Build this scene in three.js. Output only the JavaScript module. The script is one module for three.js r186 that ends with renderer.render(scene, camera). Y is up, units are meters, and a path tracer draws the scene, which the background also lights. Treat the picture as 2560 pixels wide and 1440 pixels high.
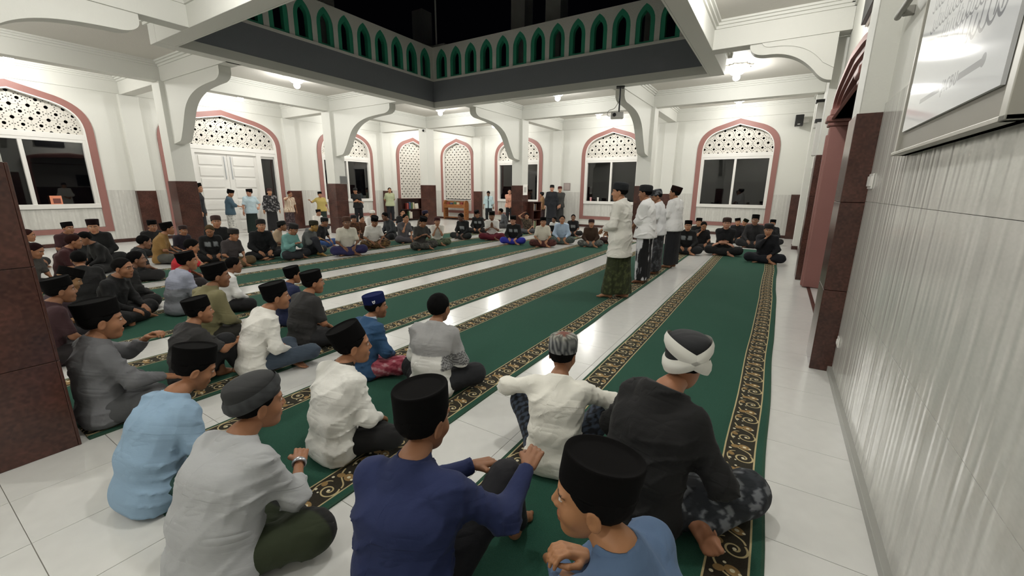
import * as THREE from 'three';
import { mergeGeometries } from 'three/addons/utils/BufferGeometryUtils.js';
import { RoundedBoxGeometry } from 'three/addons/geometries/RoundedBoxGeometry.js';

// ---------------------------------------------------------------- camera, sky, exposure
const scene = new THREE.Scene();
scene.background = new THREE.Color(0x020203);
const D2R = Math.PI / 180;
const camera = new THREE.PerspectiveCamera(2 * Math.atan(720 / 1035) / D2R, 2560 / 1440, 0.05, 200);
camera.position.set(0, 1.62, 0);
camera.rotation.order = 'YXZ';
camera.rotation.set(-13.5 * D2R, 32.2 * D2R, 0.48 * D2R);
scene.add(camera);
const renderer = new THREE.WebGLRenderer({ antialias: true });
renderer.toneMapping = THREE.LinearToneMapping;
renderer.toneMappingExposure = 1.0;
renderer.shadowMap.enabled = true;
const LAMP_POWER = 8.7;

// ---------------------------------------------------------------- helpers
const names = {};
function numbered(n) {
  const k = names[n] = (names[n] || 0) + 1;
  return k === 1 ? n : n + '_' + String(k - 1).padStart(3, '0');
}
function shadowed(o) { o.traverse(c => { if (c.isMesh) { c.castShadow = true; c.receiveShadow = true; } }); return o; }
function thing(name, label, category, pos = [0, 0, 0], turn = 0, group) {
  const o = new THREE.Group(); o.name = numbered(name); scene.add(o);
  o.position.set(...pos); o.rotation.y = turn;
  o.userData = { label, category };
  if (group) o.userData.group = group;
  return o;
}
function struct(name, pos = [0, 0, 0], turn = 0) {
  const o = new THREE.Group(); o.name = name; scene.add(o);
  o.position.set(...pos); o.rotation.y = turn; o.userData = { kind: 'structure' };
  return o;
}
function part(name, geo, mat, parent) {
  const m = new THREE.Mesh(Array.isArray(geo) ? merge(geo) : geo, mat);
  m.name = name; m.castShadow = m.receiveShadow = true; parent.add(m);
  return m;
}
function merge(list) {
  return list.length === 1 ? list[0] : mergeGeometries(list.map(g => {
    const h = g.index ? g.toNonIndexed() : g;
    for (const k of Object.keys(h.attributes)) if (!['position', 'normal', 'uv'].includes(k)) h.deleteAttribute(k);
    return h;
  }), false);
}
// box by bounds, uv in metres
function bx(x0, x1, y0, y1, z0, z1) {
  const g = new THREE.BoxGeometry(x1 - x0, y1 - y0, z1 - z0);
  g.translate((x0 + x1) / 2, (y0 + y1) / 2, (z0 + z1) / 2);
  return metreUV(g);
}
function metreUV(g) {
  const p = g.attributes.position, n = g.attributes.normal, uv = g.attributes.uv || new THREE.BufferAttribute(new Float32Array(p.count * 2), 2);
  for (let i = 0; i < p.count; i++) {
    const ax = Math.abs(n.getX(i)), ay = Math.abs(n.getY(i)), az = Math.abs(n.getZ(i));
    if (ay > ax && ay > az) uv.setXY(i, p.getX(i), p.getZ(i));
    else if (ax > az) uv.setXY(i, p.getZ(i), p.getY(i));
    else uv.setXY(i, p.getX(i), p.getY(i));
  }
  g.setAttribute('uv', uv); return g;
}
function rbx(x0, x1, y0, y1, z0, z1, r = 0.01, s = 1) {
  const g = new RoundedBoxGeometry(x1 - x0, y1 - y0, z1 - z0, s, r);
  g.translate((x0 + x1) / 2, (y0 + y1) / 2, (z0 + z1) / 2);
  return metreUV(g);
}
function ext(shape, depth, z = 0, opt = {}) {
  const g = new THREE.ExtrudeGeometry(shape, { depth, bevelEnabled: false, curveSegments: 10, ...opt });
  g.translate(0, 0, z); return g;
}
function cyl(r0, r1, h, seg = 16, y = 0) { const g = new THREE.CylinderGeometry(r0, r1, h, seg); g.translate(0, y + h / 2, 0); return g; }
let seed = 12345;
function rnd() { seed = (seed * 1664525 + 1013904223) >>> 0; return seed / 4294967296; }
function hash3(x, y, z) { let h = (x * 374761393 + y * 668265263 + z * 2147483647) | 0; h = Math.imul(h ^ (h >>> 13), 1274126177); return ((h ^ (h >>> 16)) >>> 0) / 4294967296; }
function vnoise(x, y, z) {
  const xi = Math.floor(x), yi = Math.floor(y), zi = Math.floor(z);
  let u = x - xi, v = y - yi, w = z - zi; u = u * u * (3 - 2 * u); v = v * v * (3 - 2 * v); w = w * w * (3 - 2 * w);
  const L = (a, b, t) => a + (b - a) * t;
  return L(L(L(hash3(xi, yi, zi), hash3(xi + 1, yi, zi), u), L(hash3(xi, yi + 1, zi), hash3(xi + 1, yi + 1, zi), u), v),
    L(L(hash3(xi, yi, zi + 1), hash3(xi + 1, yi, zi + 1), u), L(hash3(xi, yi + 1, zi + 1), hash3(xi + 1, yi + 1, zi + 1), u), v), w);
}
// tileable 2d noise on an integer lattice of period P
function tnoise(x, y, P, s) {
  const xi = Math.floor(x), yi = Math.floor(y); let u = x - xi, v = y - yi; u = u * u * (3 - 2 * u); v = v * v * (3 - 2 * v);
  const h = (a, b) => hash3(((a % P) + P) % P, ((b % P) + P) % P, s);
  return (h(xi, yi) * (1 - u) + h(xi + 1, yi) * u) * (1 - v) + (h(xi, yi + 1) * (1 - u) + h(xi + 1, yi + 1) * u) * v;
}
function dataTex(w, h, fn, srgb) {
  const d = new Uint8Array(w * h * 4);
  for (let y = 0; y < h; y++) for (let x = 0; x < w; x++) {
    const c = fn(x / w, y / h), i = (y * w + x) * 4;
    d[i] = c[0]; d[i + 1] = c[1]; d[i + 2] = c[2]; d[i + 3] = 255;
  }
  const t = new THREE.DataTexture(d, w, h, THREE.RGBAFormat);
  t.wrapS = t.wrapT = THREE.RepeatWrapping; t.magFilter = THREE.LinearFilter; t.minFilter = THREE.LinearMipmapLinearFilter; t.generateMipmaps = true;
  if (srgb) t.colorSpace = THREE.SRGBColorSpace;
  t.needsUpdate = true; return t;
}
const std = (color, roughness = 0.7, extra = {}) => new THREE.MeshStandardMaterial({ color, roughness, ...extra });

// ---------------------------------------------------------------- procedural surfaces
// plaster: fine roller stipple
const plasterBump = dataTex(256, 256, (u, v) => { const n = 255 * (0.6 * tnoise(u * 64, v * 64, 64, 1) + 0.4 * tnoise(u * 16, v * 16, 16, 2)); return [n, n, n]; });
plasterBump.repeat.set(1 / 0.8, 1 / 0.8);
const M = {};
M.paint = std(0xd4d4cd, 0.62, { bumpMap: plasterBump, bumpScale: 0.0012 });
M.ceil = std(0xc9c6be, 0.7, { bumpMap: plasterBump, bumpScale: 0.0015 });
M.white = std(0xdfddd8, 0.38);
M.whiteMatte = std(0xcfcbc2, 0.6);
M.pink = std(0x8f635c, 0.5, { bumpMap: plasterBump, bumpScale: 0.0012 });
M.slate = std(0x7c7f86, 0.8, { bumpMap: plasterBump, bumpScale: 0.002 });
M.parapet = std(0xe2e0da, 0.8, { bumpMap: plasterBump, bumpScale: 0.004 });
M.green = std(0x369a7a, 0.6);
M.black = std(0x141414, 0.5);
M.glass = new THREE.MeshPhysicalMaterial({ color: 0xffffff, transmission: 1, thickness: 0, roughness: 0.02, ior: 1.5 });
M.grout = std(0x8f8d86, 0.9);
// polished white floor tile with faint mottling
const floorTex = dataTex(256, 256, (u, v) => { const n = 0.5 * tnoise(u * 6, v * 6, 6, 3) + 0.5 * tnoise(u * 40, v * 40, 40, 4); const k = 214 + 8 * n; return [k, k, k - 4]; }, true);
floorTex.repeat.set(1 / 1.9, 1 / 1.9);
M.tile = std(0xffffff, 0.19, { map: floorTex });
// ribbed glossy wall tile: fine vertical ridges with pale streaks
const ribs = new Float32Array(64); for (let i = 0; i < 64; i++) ribs[i] = rnd();
const ribH = u => { const x = (u + 1) * 64, i = Math.floor(x) % 64, f = x - Math.floor(x); return ribs[i] + (ribs[(i + 1) % 64] - ribs[i]) * f * f * (3 - 2 * f); };
const wallTex = dataTex(512, 256, (u, v) => {
  const r = ribH(u + 0.006 * (tnoise(u * 4, v * 3, 12, 6) - 0.5)); const broken = tnoise(u * 64, v * 10, 640, 7);
  const k = 190 + 14 * r * (0.5 + broken) + 6 * tnoise(u * 128, v * 128, 128, 8); return [k, k - 1, k - 7];
}, true);
const wallBump = dataTex(512, 64, (u) => { const k = 255 * ribH(u); return [k, k, k]; });
for (const t of [wallTex, wallBump]) t.repeat.set(1 / 1.9, 1 / 0.9);
M.wtile = std(0xffffff, 0.16, { map: wallTex, bumpMap: wallBump, bumpScale: 0.0022 });
// brown marble
const marbleTex = dataTex(512, 512, (u, v) => {
  const w = tnoise(u * 5, v * 5, 5, 11) + 0.5 * tnoise(u * 11, v * 11, 11, 12), q = tnoise(u * 60, v * 60, 60, 13);
  const vein = Math.pow(1 - Math.abs(Math.sin((u * 2 + w) * Math.PI * 2)), 14), k = 0.8 + 0.22 * w + 0.3 * (q - 0.5);
  return [74 * k + 8 * vein, 46 * k + 6 * vein, 39 * k + 5 * vein];
}, true);
marbleTex.repeat.set(1 / 0.9, 1 / 0.9);
M.marble = std(0xffffff, 0.22, { map: marbleTex });
M.marbleEdge = std(0x8d7a6c, 0.4);
const woodTex = dataTex(256, 256, (u, v) => { const g = tnoise(u * 4 + 2 * tnoise(u * 3, v * 3, 3, 21), v * 60, 60, 22), k = 0.75 + 0.4 * g; return [150 * k, 96 * k, 52 * k]; }, true);
M.wood = std(0xffffff, 0.5, { map: woodTex });
M.woodDark = std(0x6a3f2c, 0.5, { map: woodTex });
// ---------------------------------------------------------------- building
const WX = -16.1, WZ = -17.4, RX = 0.62, BZ = 4.4;      // inner faces: left, far, right, back walls
const HB = 4.1, HC = 4.55;                              // underside of beams, ceiling
const OX0 = -9.72, OX1 = -1.67, OZ0 = -10.68, OZ1 = -3.8; // opening to the upper floor
const CW = 0.45;
const colX = [-13.37, -8.57, -3.82], colZ = [-14.12, -9.5, -4.88, -0.28];

// floor: grout bed with single tiles on it
const carpetsX = [[-1.235, 0.145], [-3.1, -1.765], [-4.95, -3.6], [-6.78, -5.5], [-8.45, -7.36], [-10.2, -8.98]];
{
  const floor = struct('floor');
  part('grout_bed', bx(WX - 0.1, RX + 4.2, -0.2, -0.004, WZ - 0.1, BZ + 0.1), M.grout, floor);
  const T = 0.475, X0 = -1.3, Z0 = -0.16;
  const list = [], inv = camera.clone(); inv.aspect = 2560 / 1440; inv.updateProjectionMatrix(); inv.updateMatrixWorld();
  const v = new THREE.Vector3();
  for (let i = -32; i <= 3; i++) for (let j = -37; j <= 9; j++) {
    const x0 = X0 + i * T, z0 = Z0 + j * T; if (x0 + T < WX || x0 > RX || z0 > BZ || z0 + T < WZ) continue;
    const x1 = Math.min(x0 + T, RX), z1 = z0 + T, xa = Math.max(x0, WX);
    let size = 0;
    const covered = carpetsX.some(c => xa > c[0] && x1 < c[1]) && z0 > -14 && z0 < -1;
    v.set((xa + x1) / 2, 0, (z0 + z1) / 2).project(inv);
    if (!covered && Math.abs(v.x) < 1.1 && Math.abs(v.y) < 1.15 && v.z < 1) size = 1 / Math.hypot((xa + x1) / 2, 1.62, (z0 + z1) / 2);
    list.push({ xa, x1, z0, z1, size });
  }
  list.sort((a, b) => b.size - a.size);
  const cache = {}, rest = [];
  list.forEach((t, k) => {
    const w = t.x1 - t.xa, d = t.z1 - t.z0, key = w.toFixed(3) + d.toFixed(3);
    if (k < 300 && t.size > 0) {
      const g = cache[key] || (cache[key] = metreUV(new RoundedBoxGeometry(w - 0.003, 0.012, d - 0.003, 1, 0.0012)));
      const m = part('floor_tile', g, M.tile, floor); m.position.set((t.xa + t.x1) / 2, -0.006, (t.z0 + t.z1) / 2);
    } else rest.push(bx(t.xa + 0.0015, t.x1 - 0.0015, -0.012, 0, t.z0 + 0.0015, t.z1 - 0.0015));
  });
  const r = part('floor_tiles_beyond', rest, M.tile, floor); r.userData.kind = 'stuff';
}

// arch outline (pointed, shouldered) in local wall coordinates
function arch(w, y0, ys, ya, path = new THREE.Shape()) {
  const h = ya - ys;
  path.moveTo(-w, y0); path.lineTo(-w, ys);
  path.bezierCurveTo(-w, ys + h * 0.46, -w * 0.84, ys + h * 0.66, -w * 0.56, ys + h * 0.79);
  path.lineTo(0, ya); path.lineTo(w * 0.56, ys + h * 0.79);
  path.bezierCurveTo(w * 0.84, ys + h * 0.66, w, ys + h * 0.46, w, ys);
  path.lineTo(w, y0); path.closePath();
  return path;
}
const inArch = (x, y, w, ys, ya) => {
  x = Math.abs(x) / w; if (x > 1) return false; const h = ya - ys;
  const top = x < 0.56 ? ya - h * 0.21 * x / 0.56 : ys + h * 0.79 * Math.sqrt(Math.max(0, 1 - ((x - 0.56) / 0.44) ** 2));
  return y < top;
};
// pierced roster block (shared by all lattices)
function rosterGeo(s, f = 1) {
  const sh = new THREE.Shape(), r = s * 0.15 * f, h = s / 2 - 0.002;
  sh.moveTo(-h + r, -h); sh.lineTo(h - r, -h); sh.lineTo(h - r * 0.6, -h + r * 0.75); sh.lineTo(h, -h + r);
  sh.lineTo(h, h - r); sh.lineTo(h - r * 0.6, h - r * 0.75); sh.lineTo(h - r, h);
  sh.lineTo(-h + r, h); sh.lineTo(-h + r * 0.6, h - r * 0.75); sh.lineTo(-h, h - r);
  sh.lineTo(-h, -h + r); sh.lineTo(-h + r * 0.6, -h + r * 0.75); sh.closePath();
  const c = new THREE.Path(); c.absarc(0, 0, s * 0.145 * f, 0, Math.PI * 2, true); sh.holes.push(c);
  for (let k = 0; k < 8; k++) {
    const a = k * Math.PI / 4 + Math.PI / 8, d = s * 0.3, q = s * 0.068 * f, p = new THREE.Path();
    const cx = Math.cos(a) * d, cy = Math.sin(a) * d, ux = Math.cos(a), uy = Math.sin(a);
    p.moveTo(cx + ux * q, cy + uy * q); p.lineTo(cx - ux * q * 0.6 + uy * q, cy - uy * q * 0.6 - ux * q); p.lineTo(cx - ux * q * 0.6 - uy * q, cy - uy * q * 0.6 + ux * q); p.closePath();
    sh.holes.push(p);
  }
  for (let k = 0; k < 4; k++) {
    const a = k * Math.PI / 2, d = s * 0.425, q = s * 0.055 * f, p = new THREE.Path(), cx = Math.cos(a) * d, cy = Math.sin(a) * d;
    p.moveTo(cx + q, cy); p.lineTo(cx, cy - q); p.lineTo(cx - q, cy); p.lineTo(cx, cy + q); p.closePath(); sh.holes.push(p);
  }
  return ext(sh, 0.03, 0, { curveSegments: 4 });
}
const roster31 = rosterGeo(0.31, 0.88), roster22 = rosterGeo(0.25, 1.0);
const WT = 0.1; // wall skin thickness in front of the lattice
function lattice(o, w, y0, ys, ya, s, geo) {
  const n = Math.ceil(w / s);
  for (let r = 0; y0 + r * s < ya; r++) for (let k = -n; k < n; k++) {
    const x = (k + 0.5) * s, y = y0 + (r + 0.5) * s;
    const near = [[-1, -1], [1, -1], [0, -1]].some(([a, b]) => inArch(x + a * s * 0.48, y + b * s * 0.48, w, ys, ya));
    if (!near) continue;
    const m = part('lattice_block', geo, M.whiteMatte, o); m.position.set(x, y, -WT - 0.055);
  }
}
let winNo = 0, doorNo = 0;
const archHoles = { wall_left: [], wall_far: [] };
// kind: 'window' | 'niche' | 'door'
function opening(wall, u, w, kind) {
  const left = wall === 'wall_left';
  const base = left ? [WX, 0, -u] : [u, 0, WZ], turn = left ? Math.PI / 2 : 0;
  const ys = kind === 'niche' ? 3.05 : 2.98, ya = 4.08, f = 0.17;
  const o = struct(kind === 'door' ? 'door_' + (++doorNo) : 'window_' + (++winNo), base, turn);
  const wi = w - f, yi = ya - 0.17, ysi = ys - 0.02;
  const y0 = kind === 'door' ? 0 : 0.34;
  // pink border standing proud of the wall
  const ring = arch(w, y0, ys, ya), hole = arch(wi, kind === 'door' ? -0.01 : y0 + 0.13, ysi, yi, new THREE.Path());
  if (kind === 'door') {
    const rs = new THREE.Shape(); arch(w, 0, ys, ya, rs);
    const inner = arch(wi, 0.0005, ysi, yi, new THREE.Path()); rs.holes.push(inner);
    part('pink_border', ext(rs, 0.03, 0.001), M.pink, o);
  } else { ring.holes.push(hole); part('pink_border', ext(ring, 0.03, 0.001), M.pink, o); }
  // white rim lining the opening
  const rim = arch(wi, kind === 'door' ? 0.001 : 1.0, ysi, yi), rh = arch(wi - 0.03, kind === 'door' ? 0.002 : 1.03, ysi, yi - 0.03, new THREE.Path());
  rim.holes.push(rh); part('white_rim', ext(rim, WT + 0.045, -WT - 0.003), M.white, o);
  const yb = kind === 'door' ? 0 : 1.0;
  archHoles[wall].push({ u, w: wi, y0: yb, ys: ysi, ya: yi });
  if (kind === 'niche') { lattice(o, wi, 1.06, ysi, yi, 0.25, roster22); }
  else lattice(o, wi, 2.93, ysi, yi, 0.31, roster31);
  if (kind !== 'niche') part('header_bar', [rbx(-wi, wi, 2.79, 2.93, -WT - 0.04, 0.02, 0.008)], M.white, o);
  if (kind === 'window') {
    part('window_frame', [rbx(-wi, -wi + 0.1, 1.0, 2.79, -WT, 0.015), rbx(wi - 0.1, wi, 1.0, 2.79, -WT, 0.015), rbx(-wi, wi, 1.0, 1.12, -WT, 0.05), rbx(-0.04, 0.04, 1.1, 2.735, -WT + 0.005, 0.006), bx(-wi, wi, 2.72, 2.795, -WT, 0.012)], M.white, o);
    for (const s of [-1, 1]) part('pane', bx(Math.min(s * 0.03, s * (wi - 0.09)), Math.max(s * 0.03, s * (wi - 0.09)), 1.1, 2.74, -0.075, -0.069), M.glass, o);
  }
  if (kind === 'door') {
    // side jambs with narrow dark glazing either side, double leaf of raised panels
    const dl = 0.95, lw = 0.62;
    part('door_frame', [bx(-wi, -wi + 0.09, 0, 2.79, -WT, 0.01), bx(wi - 0.09, wi, 0, 2.79, -WT, 0.01), bx(-dl - 0.16, -dl, 0, 2.79, -WT, 0.01), bx(dl, dl + 0.16, 0, 2.79, -WT, 0.01), bx(-wi, wi, 2.68, 2.8, -WT, 0.005)], M.white, o);
    for (const s of [-1, 1]) {
      const a = dl + 0.16, b = wi - 0.09;
      part('side_pane', bx(s > 0 ? a : -b, s > 0 ? b : -a, 0.85, 2.62, -0.075, -0.069), M.glass, o);
      part('side_panel', [rbx(s > 0 ? a : -b, s > 0 ? b : -a, 0, 0.85, -0.09, -0.05), rbx(s > 0 ? a : -b, s > 0 ? b : -a, 2.6, 2.7, -0.09, -0.05)], M.white, o);
      const leaf = part('door_leaf', bx(s > 0 ? 0.004 : -dl, s > 0 ? dl : -0.004, 0.01, 2.68, -0.09, -0.045), M.white, o);
      for (let k = 0; k < 7; k++) {
        const x0 = s > 0 ? 0.17 : -dl + 0.09, x1 = s > 0 ? dl - 0.09 : -0.17, y = 0.12 + k * 0.365;
        part('raised_panel', rbx(x0, x1, y, y + 0.29, -0.06, -0.025, 0.012, 2), M.white, leaf);
      }
      part('pull_bar', [bx(s * 0.1 - 0.012, s * 0.1 + 0.012, 1.85, 2.6, -0.03, -0.012)], std(0xb9bcc0, 0.3, { metalness: 0.9 }), leaf);
    }
  }
  return o;
}
opening('wall_left', 2.62, 1.4, 'window');
opening('wall_left', 7.28, 1.86, 'door');
opening('wall_left', 12.03, 1.38, 'window');
opening('wall_left', 16.0, 1.16, 'niche');
opening('wall_far', -14.4, 1.1, 'niche');
opening('wall_far', -10.68, 1.32, 'window');
opening('wall_far', -6.12, 1.32, 'window');
opening('wall_far', -1.52, 1.31, 'window');

// walls: plaster skin with arched holes, wainscot of ribbed tiles below, skirting
function wall(name, base, turn, u0, u1, side) {
  const o = struct(name, base, turn), s = new THREE.Shape();
  s.moveTo(u0, -0.1); s.lineTo(u1, -0.1); s.lineTo(u1, HC + 0.1); s.lineTo(u0, HC + 0.1); s.closePath();
  const hs = archHoles[name] || [];
  for (const h of hs) { const p = new THREE.Path(), pts = arch(h.w, Math.max(h.y0, -0.05), h.ys, h.ya).getPoints(8); pts.forEach((q, i) => i ? p.lineTo(q.x + h.u, q.y) : p.moveTo(q.x + h.u, q.y)); s.holes.push(p); }
  part('plaster', ext(s, WT, -WT), M.paint, o);
  return o;
}
function wainscot(o, u0, u1, y0, y1, tw = 0.46, z = 0.012) {
  const n = Math.max(1, Math.round((u1 - u0) / tw)), w = (u1 - u0) / n, rows = Math.max(1, Math.round((y1 - y0) / 0.77)), h = (y1 - y0) / rows;
  const rand = rnd();
  for (let i = 0; i < n; i++) for (let r = 0; r < rows; r++) {
    const g = bx(u0 + i * w, u0 + (i + 1) * w, y0 + r * h + 0.0012, y0 + (r + 1) * h - 0.0012, -0.01, z);
    const uv = g.attributes.uv; for (let k = 0; k < uv.count; k++) uv.setX(k, uv.getX(k) + Math.floor(rnd() * 7) * 0.131 * 0 + rand);
    part('wall_tile', g, M.wtile, o);
  }
}
const wl = wall('wall_left', [WX, 0, 0], Math.PI / 2, -BZ, 17.4);
const wf = wall('wall_far', [0, 0, WZ], 0, WX, RX);
const bands = (o, list, a, b) => { // spans between the borders
  let u = a; const L = list.slice().sort((p, q) => p.u - q.u);
  for (const h of L) { if (h.u - h.w - 0.17 > u) wainscot(o, u, h.u - h.w - 0.17, 0.1, 1.49); if (h.y0 > 0.1) wainscot(o, h.u - h.w, h.u + h.w, 0.48, 0.99); u = h.u + h.w + 0.17; }
  if (b > u) wainscot(o, u, b, 0.1, 1.49);
};
bands(wl, archHoles.wall_left, -BZ, 17.38);
bands(wf, archHoles.wall_far, WX + 0.02, RX);
{
  const sk = struct('baseboard_left', [WX, 0, 0], Math.PI / 2), L = archHoles.wall_left.filter(h => h.y0 < 0.1);
  part('skirting', [rbx(-BZ, L[0].u - L[0].w - 0.17, 0, 0.1, 0, 0.03), rbx(L[0].u + L[0].w + 0.17, 17.4, 0, 0.1, 0, 0.03)], M.marble, sk);
  const sf = struct('baseboard_far', [0, 0, WZ]);
  part('skirting', [rbx(WX, RX, 0, 0.1, 0, 0.03)], M.marble, sf);
}
const wb = wall('wall_back', [0, 0, BZ], Math.PI, -RX, -WX);
wainscot(wb, -RX, -WX, 0, 2.3, 0.92);

// paved ground outside the windows
{
  const o = struct('trim_9');
  part('outer_paving', [bx(WX - 6, WX - 0.25, -0.25, -0.05, WZ - 6, BZ), bx(WX - 0.25, RX + 4, -0.25, -0.05, WZ - 6, WZ - 0.25)], std(0x8d8a83, 0.9), o);
}

// ceiling slab with the square opening
{
  const o = struct('ceiling'), s = new THREE.Shape();
  s.moveTo(WX - 0.1, -BZ - 0.1); s.lineTo(RX + 0.4, -BZ - 0.1); s.lineTo(RX + 0.4, -WZ + 0.1); s.lineTo(WX - 0.1, -WZ + 0.1); s.closePath();
  const h = new THREE.Path(); h.moveTo(OX0, -OZ1); h.lineTo(OX1, -OZ1); h.lineTo(OX1, -OZ0); h.lineTo(OX0, -OZ0); h.closePath(); s.holes.push(h);
  const g = ext(s, 0.2); g.rotateX(-Math.PI / 2); g.translate(0, HC, 0); part('ceiling_slab', g, M.ceil, o);
}
// beams
const BW = 0.3;
const beamsX = [], beamsZ = []; // [z, x0, x1], [x, z0, z1]
beamsX.push([-14.12, WX, RX], [-9.5, WX, OX0 - 0.2], [-4.88, WX, OX0 - 0.2], [-0.28, WX, RX], [-9.15, OX1 + 0.2, RX], [-4.75, OX1 + 0.2, RX]);
beamsZ.push([-13.37, WZ, BZ], [-8.57, WZ, OZ0 - 0.2], [-3.82, WZ, OZ0 - 0.2], [-8.57, OZ1 + 0.2, BZ], [-3.82, OZ1 + 0.2, BZ]);
const edgeT = 0.28;
{
  const o = struct('trim_1');
  beamsX.forEach(([z, a, b]) => part('beam', rbx(a, b, HB, HC + 0.02, z - BW / 2, z + BW / 2, 0.008), M.paint, o));
  beamsZ.forEach(([x, a, b]) => part('beam', rbx(x - BW / 2, x + BW / 2, HB + 0.004, HC + 0.02, a, b, 0.008), M.paint, o));
  // rim beam round the opening
  const e = struct('trim_2');
  part('rim_beam', rbx(OX0 - edgeT, OX0, HB, HC + 0.02, OZ0 - edgeT, OZ1 + edgeT, 0.008), M.paint, e);
  part('rim_beam', rbx(OX1, OX1 + edgeT, HB, HC + 0.02, OZ0 - edgeT, OZ1 + edgeT, 0.008), M.paint, e);
  part('rim_beam', rbx(OX0, OX1, HB, HC + 0.02, OZ0 - edgeT, OZ0, 0.008), M.paint, e);
  part('rim_beam', rbx(OX0, OX1, HB, HC + 0.02, OZ1, OZ1 + edgeT, 0.008), M.paint, e);
  // lip and slate fascia facing the void, on all four sides
  const lip = 0.03, y1 = 4.27, y2 = 4.87, y3 = 4.93;
  const ring = (a, b, t) => [bx(OX0, OX0 + t, a, b, OZ0, OZ1), bx(OX1 - t, OX1, a, b, OZ0, OZ1), bx(OX0 + t, OX1 - t, a, b, OZ0, OZ0 + t), bx(OX0 + t, OX1 - t, a, b, OZ1 - t, OZ1)];
  ring(HB, y1, lip).forEach(g => part('pale_lip', g, M.paint, e));
  ring(y1, y2, 0.022).forEach(g => part('slate_fascia', g, M.slate, e));
  ring(y2, y3, 0.035).forEach(g => part('ledge', g, M.parapet, e));
}
// crown mouldings in every bay
{
  const o = struct('trim_3');
  const prof = [[0.11, 0, 0.035], [0.07, 0.035, 0.075], [0.03, 0.075, 0.12]];
  const alongX = (z, a, b, d) => prof.map(([t, ya, yb]) => bx(a, b, HC - yb, HC - ya, Math.min(z, z + d * t), Math.max(z, z + d * t)));
  const alongZ = (x, a, b, d) => prof.map(([t, ya, yb]) => bx(Math.min(x, x + d * t), Math.max(x, x + d * t), HC - yb, HC - ya, a, b));
  for (const [z, a, b] of beamsX) for (const d of [-1, 1]) part('crown_moulding', alongX(z + d * BW / 2, a, b, d), M.paint, o);
  for (const [x, a, b] of beamsZ) for (const d of [-1, 1]) part('crown_moulding', alongZ(x + d * BW / 2, a, b, d), M.paint, o);
  part('crown_moulding', alongX(WZ, WX, RX, 1), M.paint, o); part('crown_moulding', alongX(BZ, WX, RX, -1), M.paint, o); part('crown_moulding', alongZ(WX, WZ, BZ, 1), M.paint, o); part('crown_moulding', alongZ(RX, WZ, BZ, -1), M.paint, o);
  const e2 = edgeT;
  part('crown_moulding', alongX(OZ0 - e2, OX0 - e2 - 0.11, OX1 + e2 + 0.11, -1), M.paint, o); part('crown_moulding', alongX(OZ1 + e2, OX0 - e2 - 0.11, OX1 + e2 + 0.11, 1), M.paint, o);
  part('crown_moulding', alongZ(OX0 - e2, OZ0 - e2, OZ1 + e2, -1), M.paint, o); part('crown_moulding', alongZ(OX1 + e2, OZ0 - e2, OZ1 + e2, 1), M.paint, o);
  // picture rail line along the far and left walls
  part('rail', [bx(WX, WX + 0.02, 4.12, 4.15, WZ, BZ), bx(WX, RX, 4.12, 4.15, WZ, WZ + 0.02)], M.paint, o);
}
// columns
let trimNo = 4;
function column(x, z) {
  const o = thing('column', `white square column on brown marble base, ${colLabel(x, z)}`, 'column', [x, 0, z], 0, 'columns round the hall');
  const h = CW / 2;
  part('shaft', rbx(-h, h, 1.72, HB + 0.01, -h, h, 0.012), M.paint, o);
  const b = h + 0.014;
  for (const [y0, y1] of [[0, 0.58], [0.58, 1.16], [1.16, 1.74]]) {
    part('marble_slab', rbx(-b, b, y0, y1 - 0.002, b - 0.015, b, 0.004), M.marble, o);
    part('marble_slab', rbx(-b, b, y0, y1 - 0.002, -b, -b + 0.015, 0.004), M.marble, o);
    part('marble_slab', rbx(b - 0.015, b, y0, y1 - 0.002, -b + 0.015, b - 0.015, 0.004), M.marble, o);
    part('marble_slab', rbx(-b, -b + 0.015, y0, y1 - 0.002, -b + 0.015, b - 0.015, 0.004), M.marble, o);
  }
  part('core', bx(-h, h, 0, 1.73, -h, h), M.grout, o);
  return o;
}
function colLabel(x, z) {
  if (z > -1) return x > -5 ? 'cut by the left edge of the picture' : 'beyond the left edge of the picture';
  if (x < -13) return z < -14 ? 'in the far corner between the two lattice niches' : z < -9 ? 'with small grey plaque above the marble' : 'in front of the white double door';
  return x < -8 ? 'with paper notice, beside the tall bookcase' : 'behind the four standing men';
}
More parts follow.
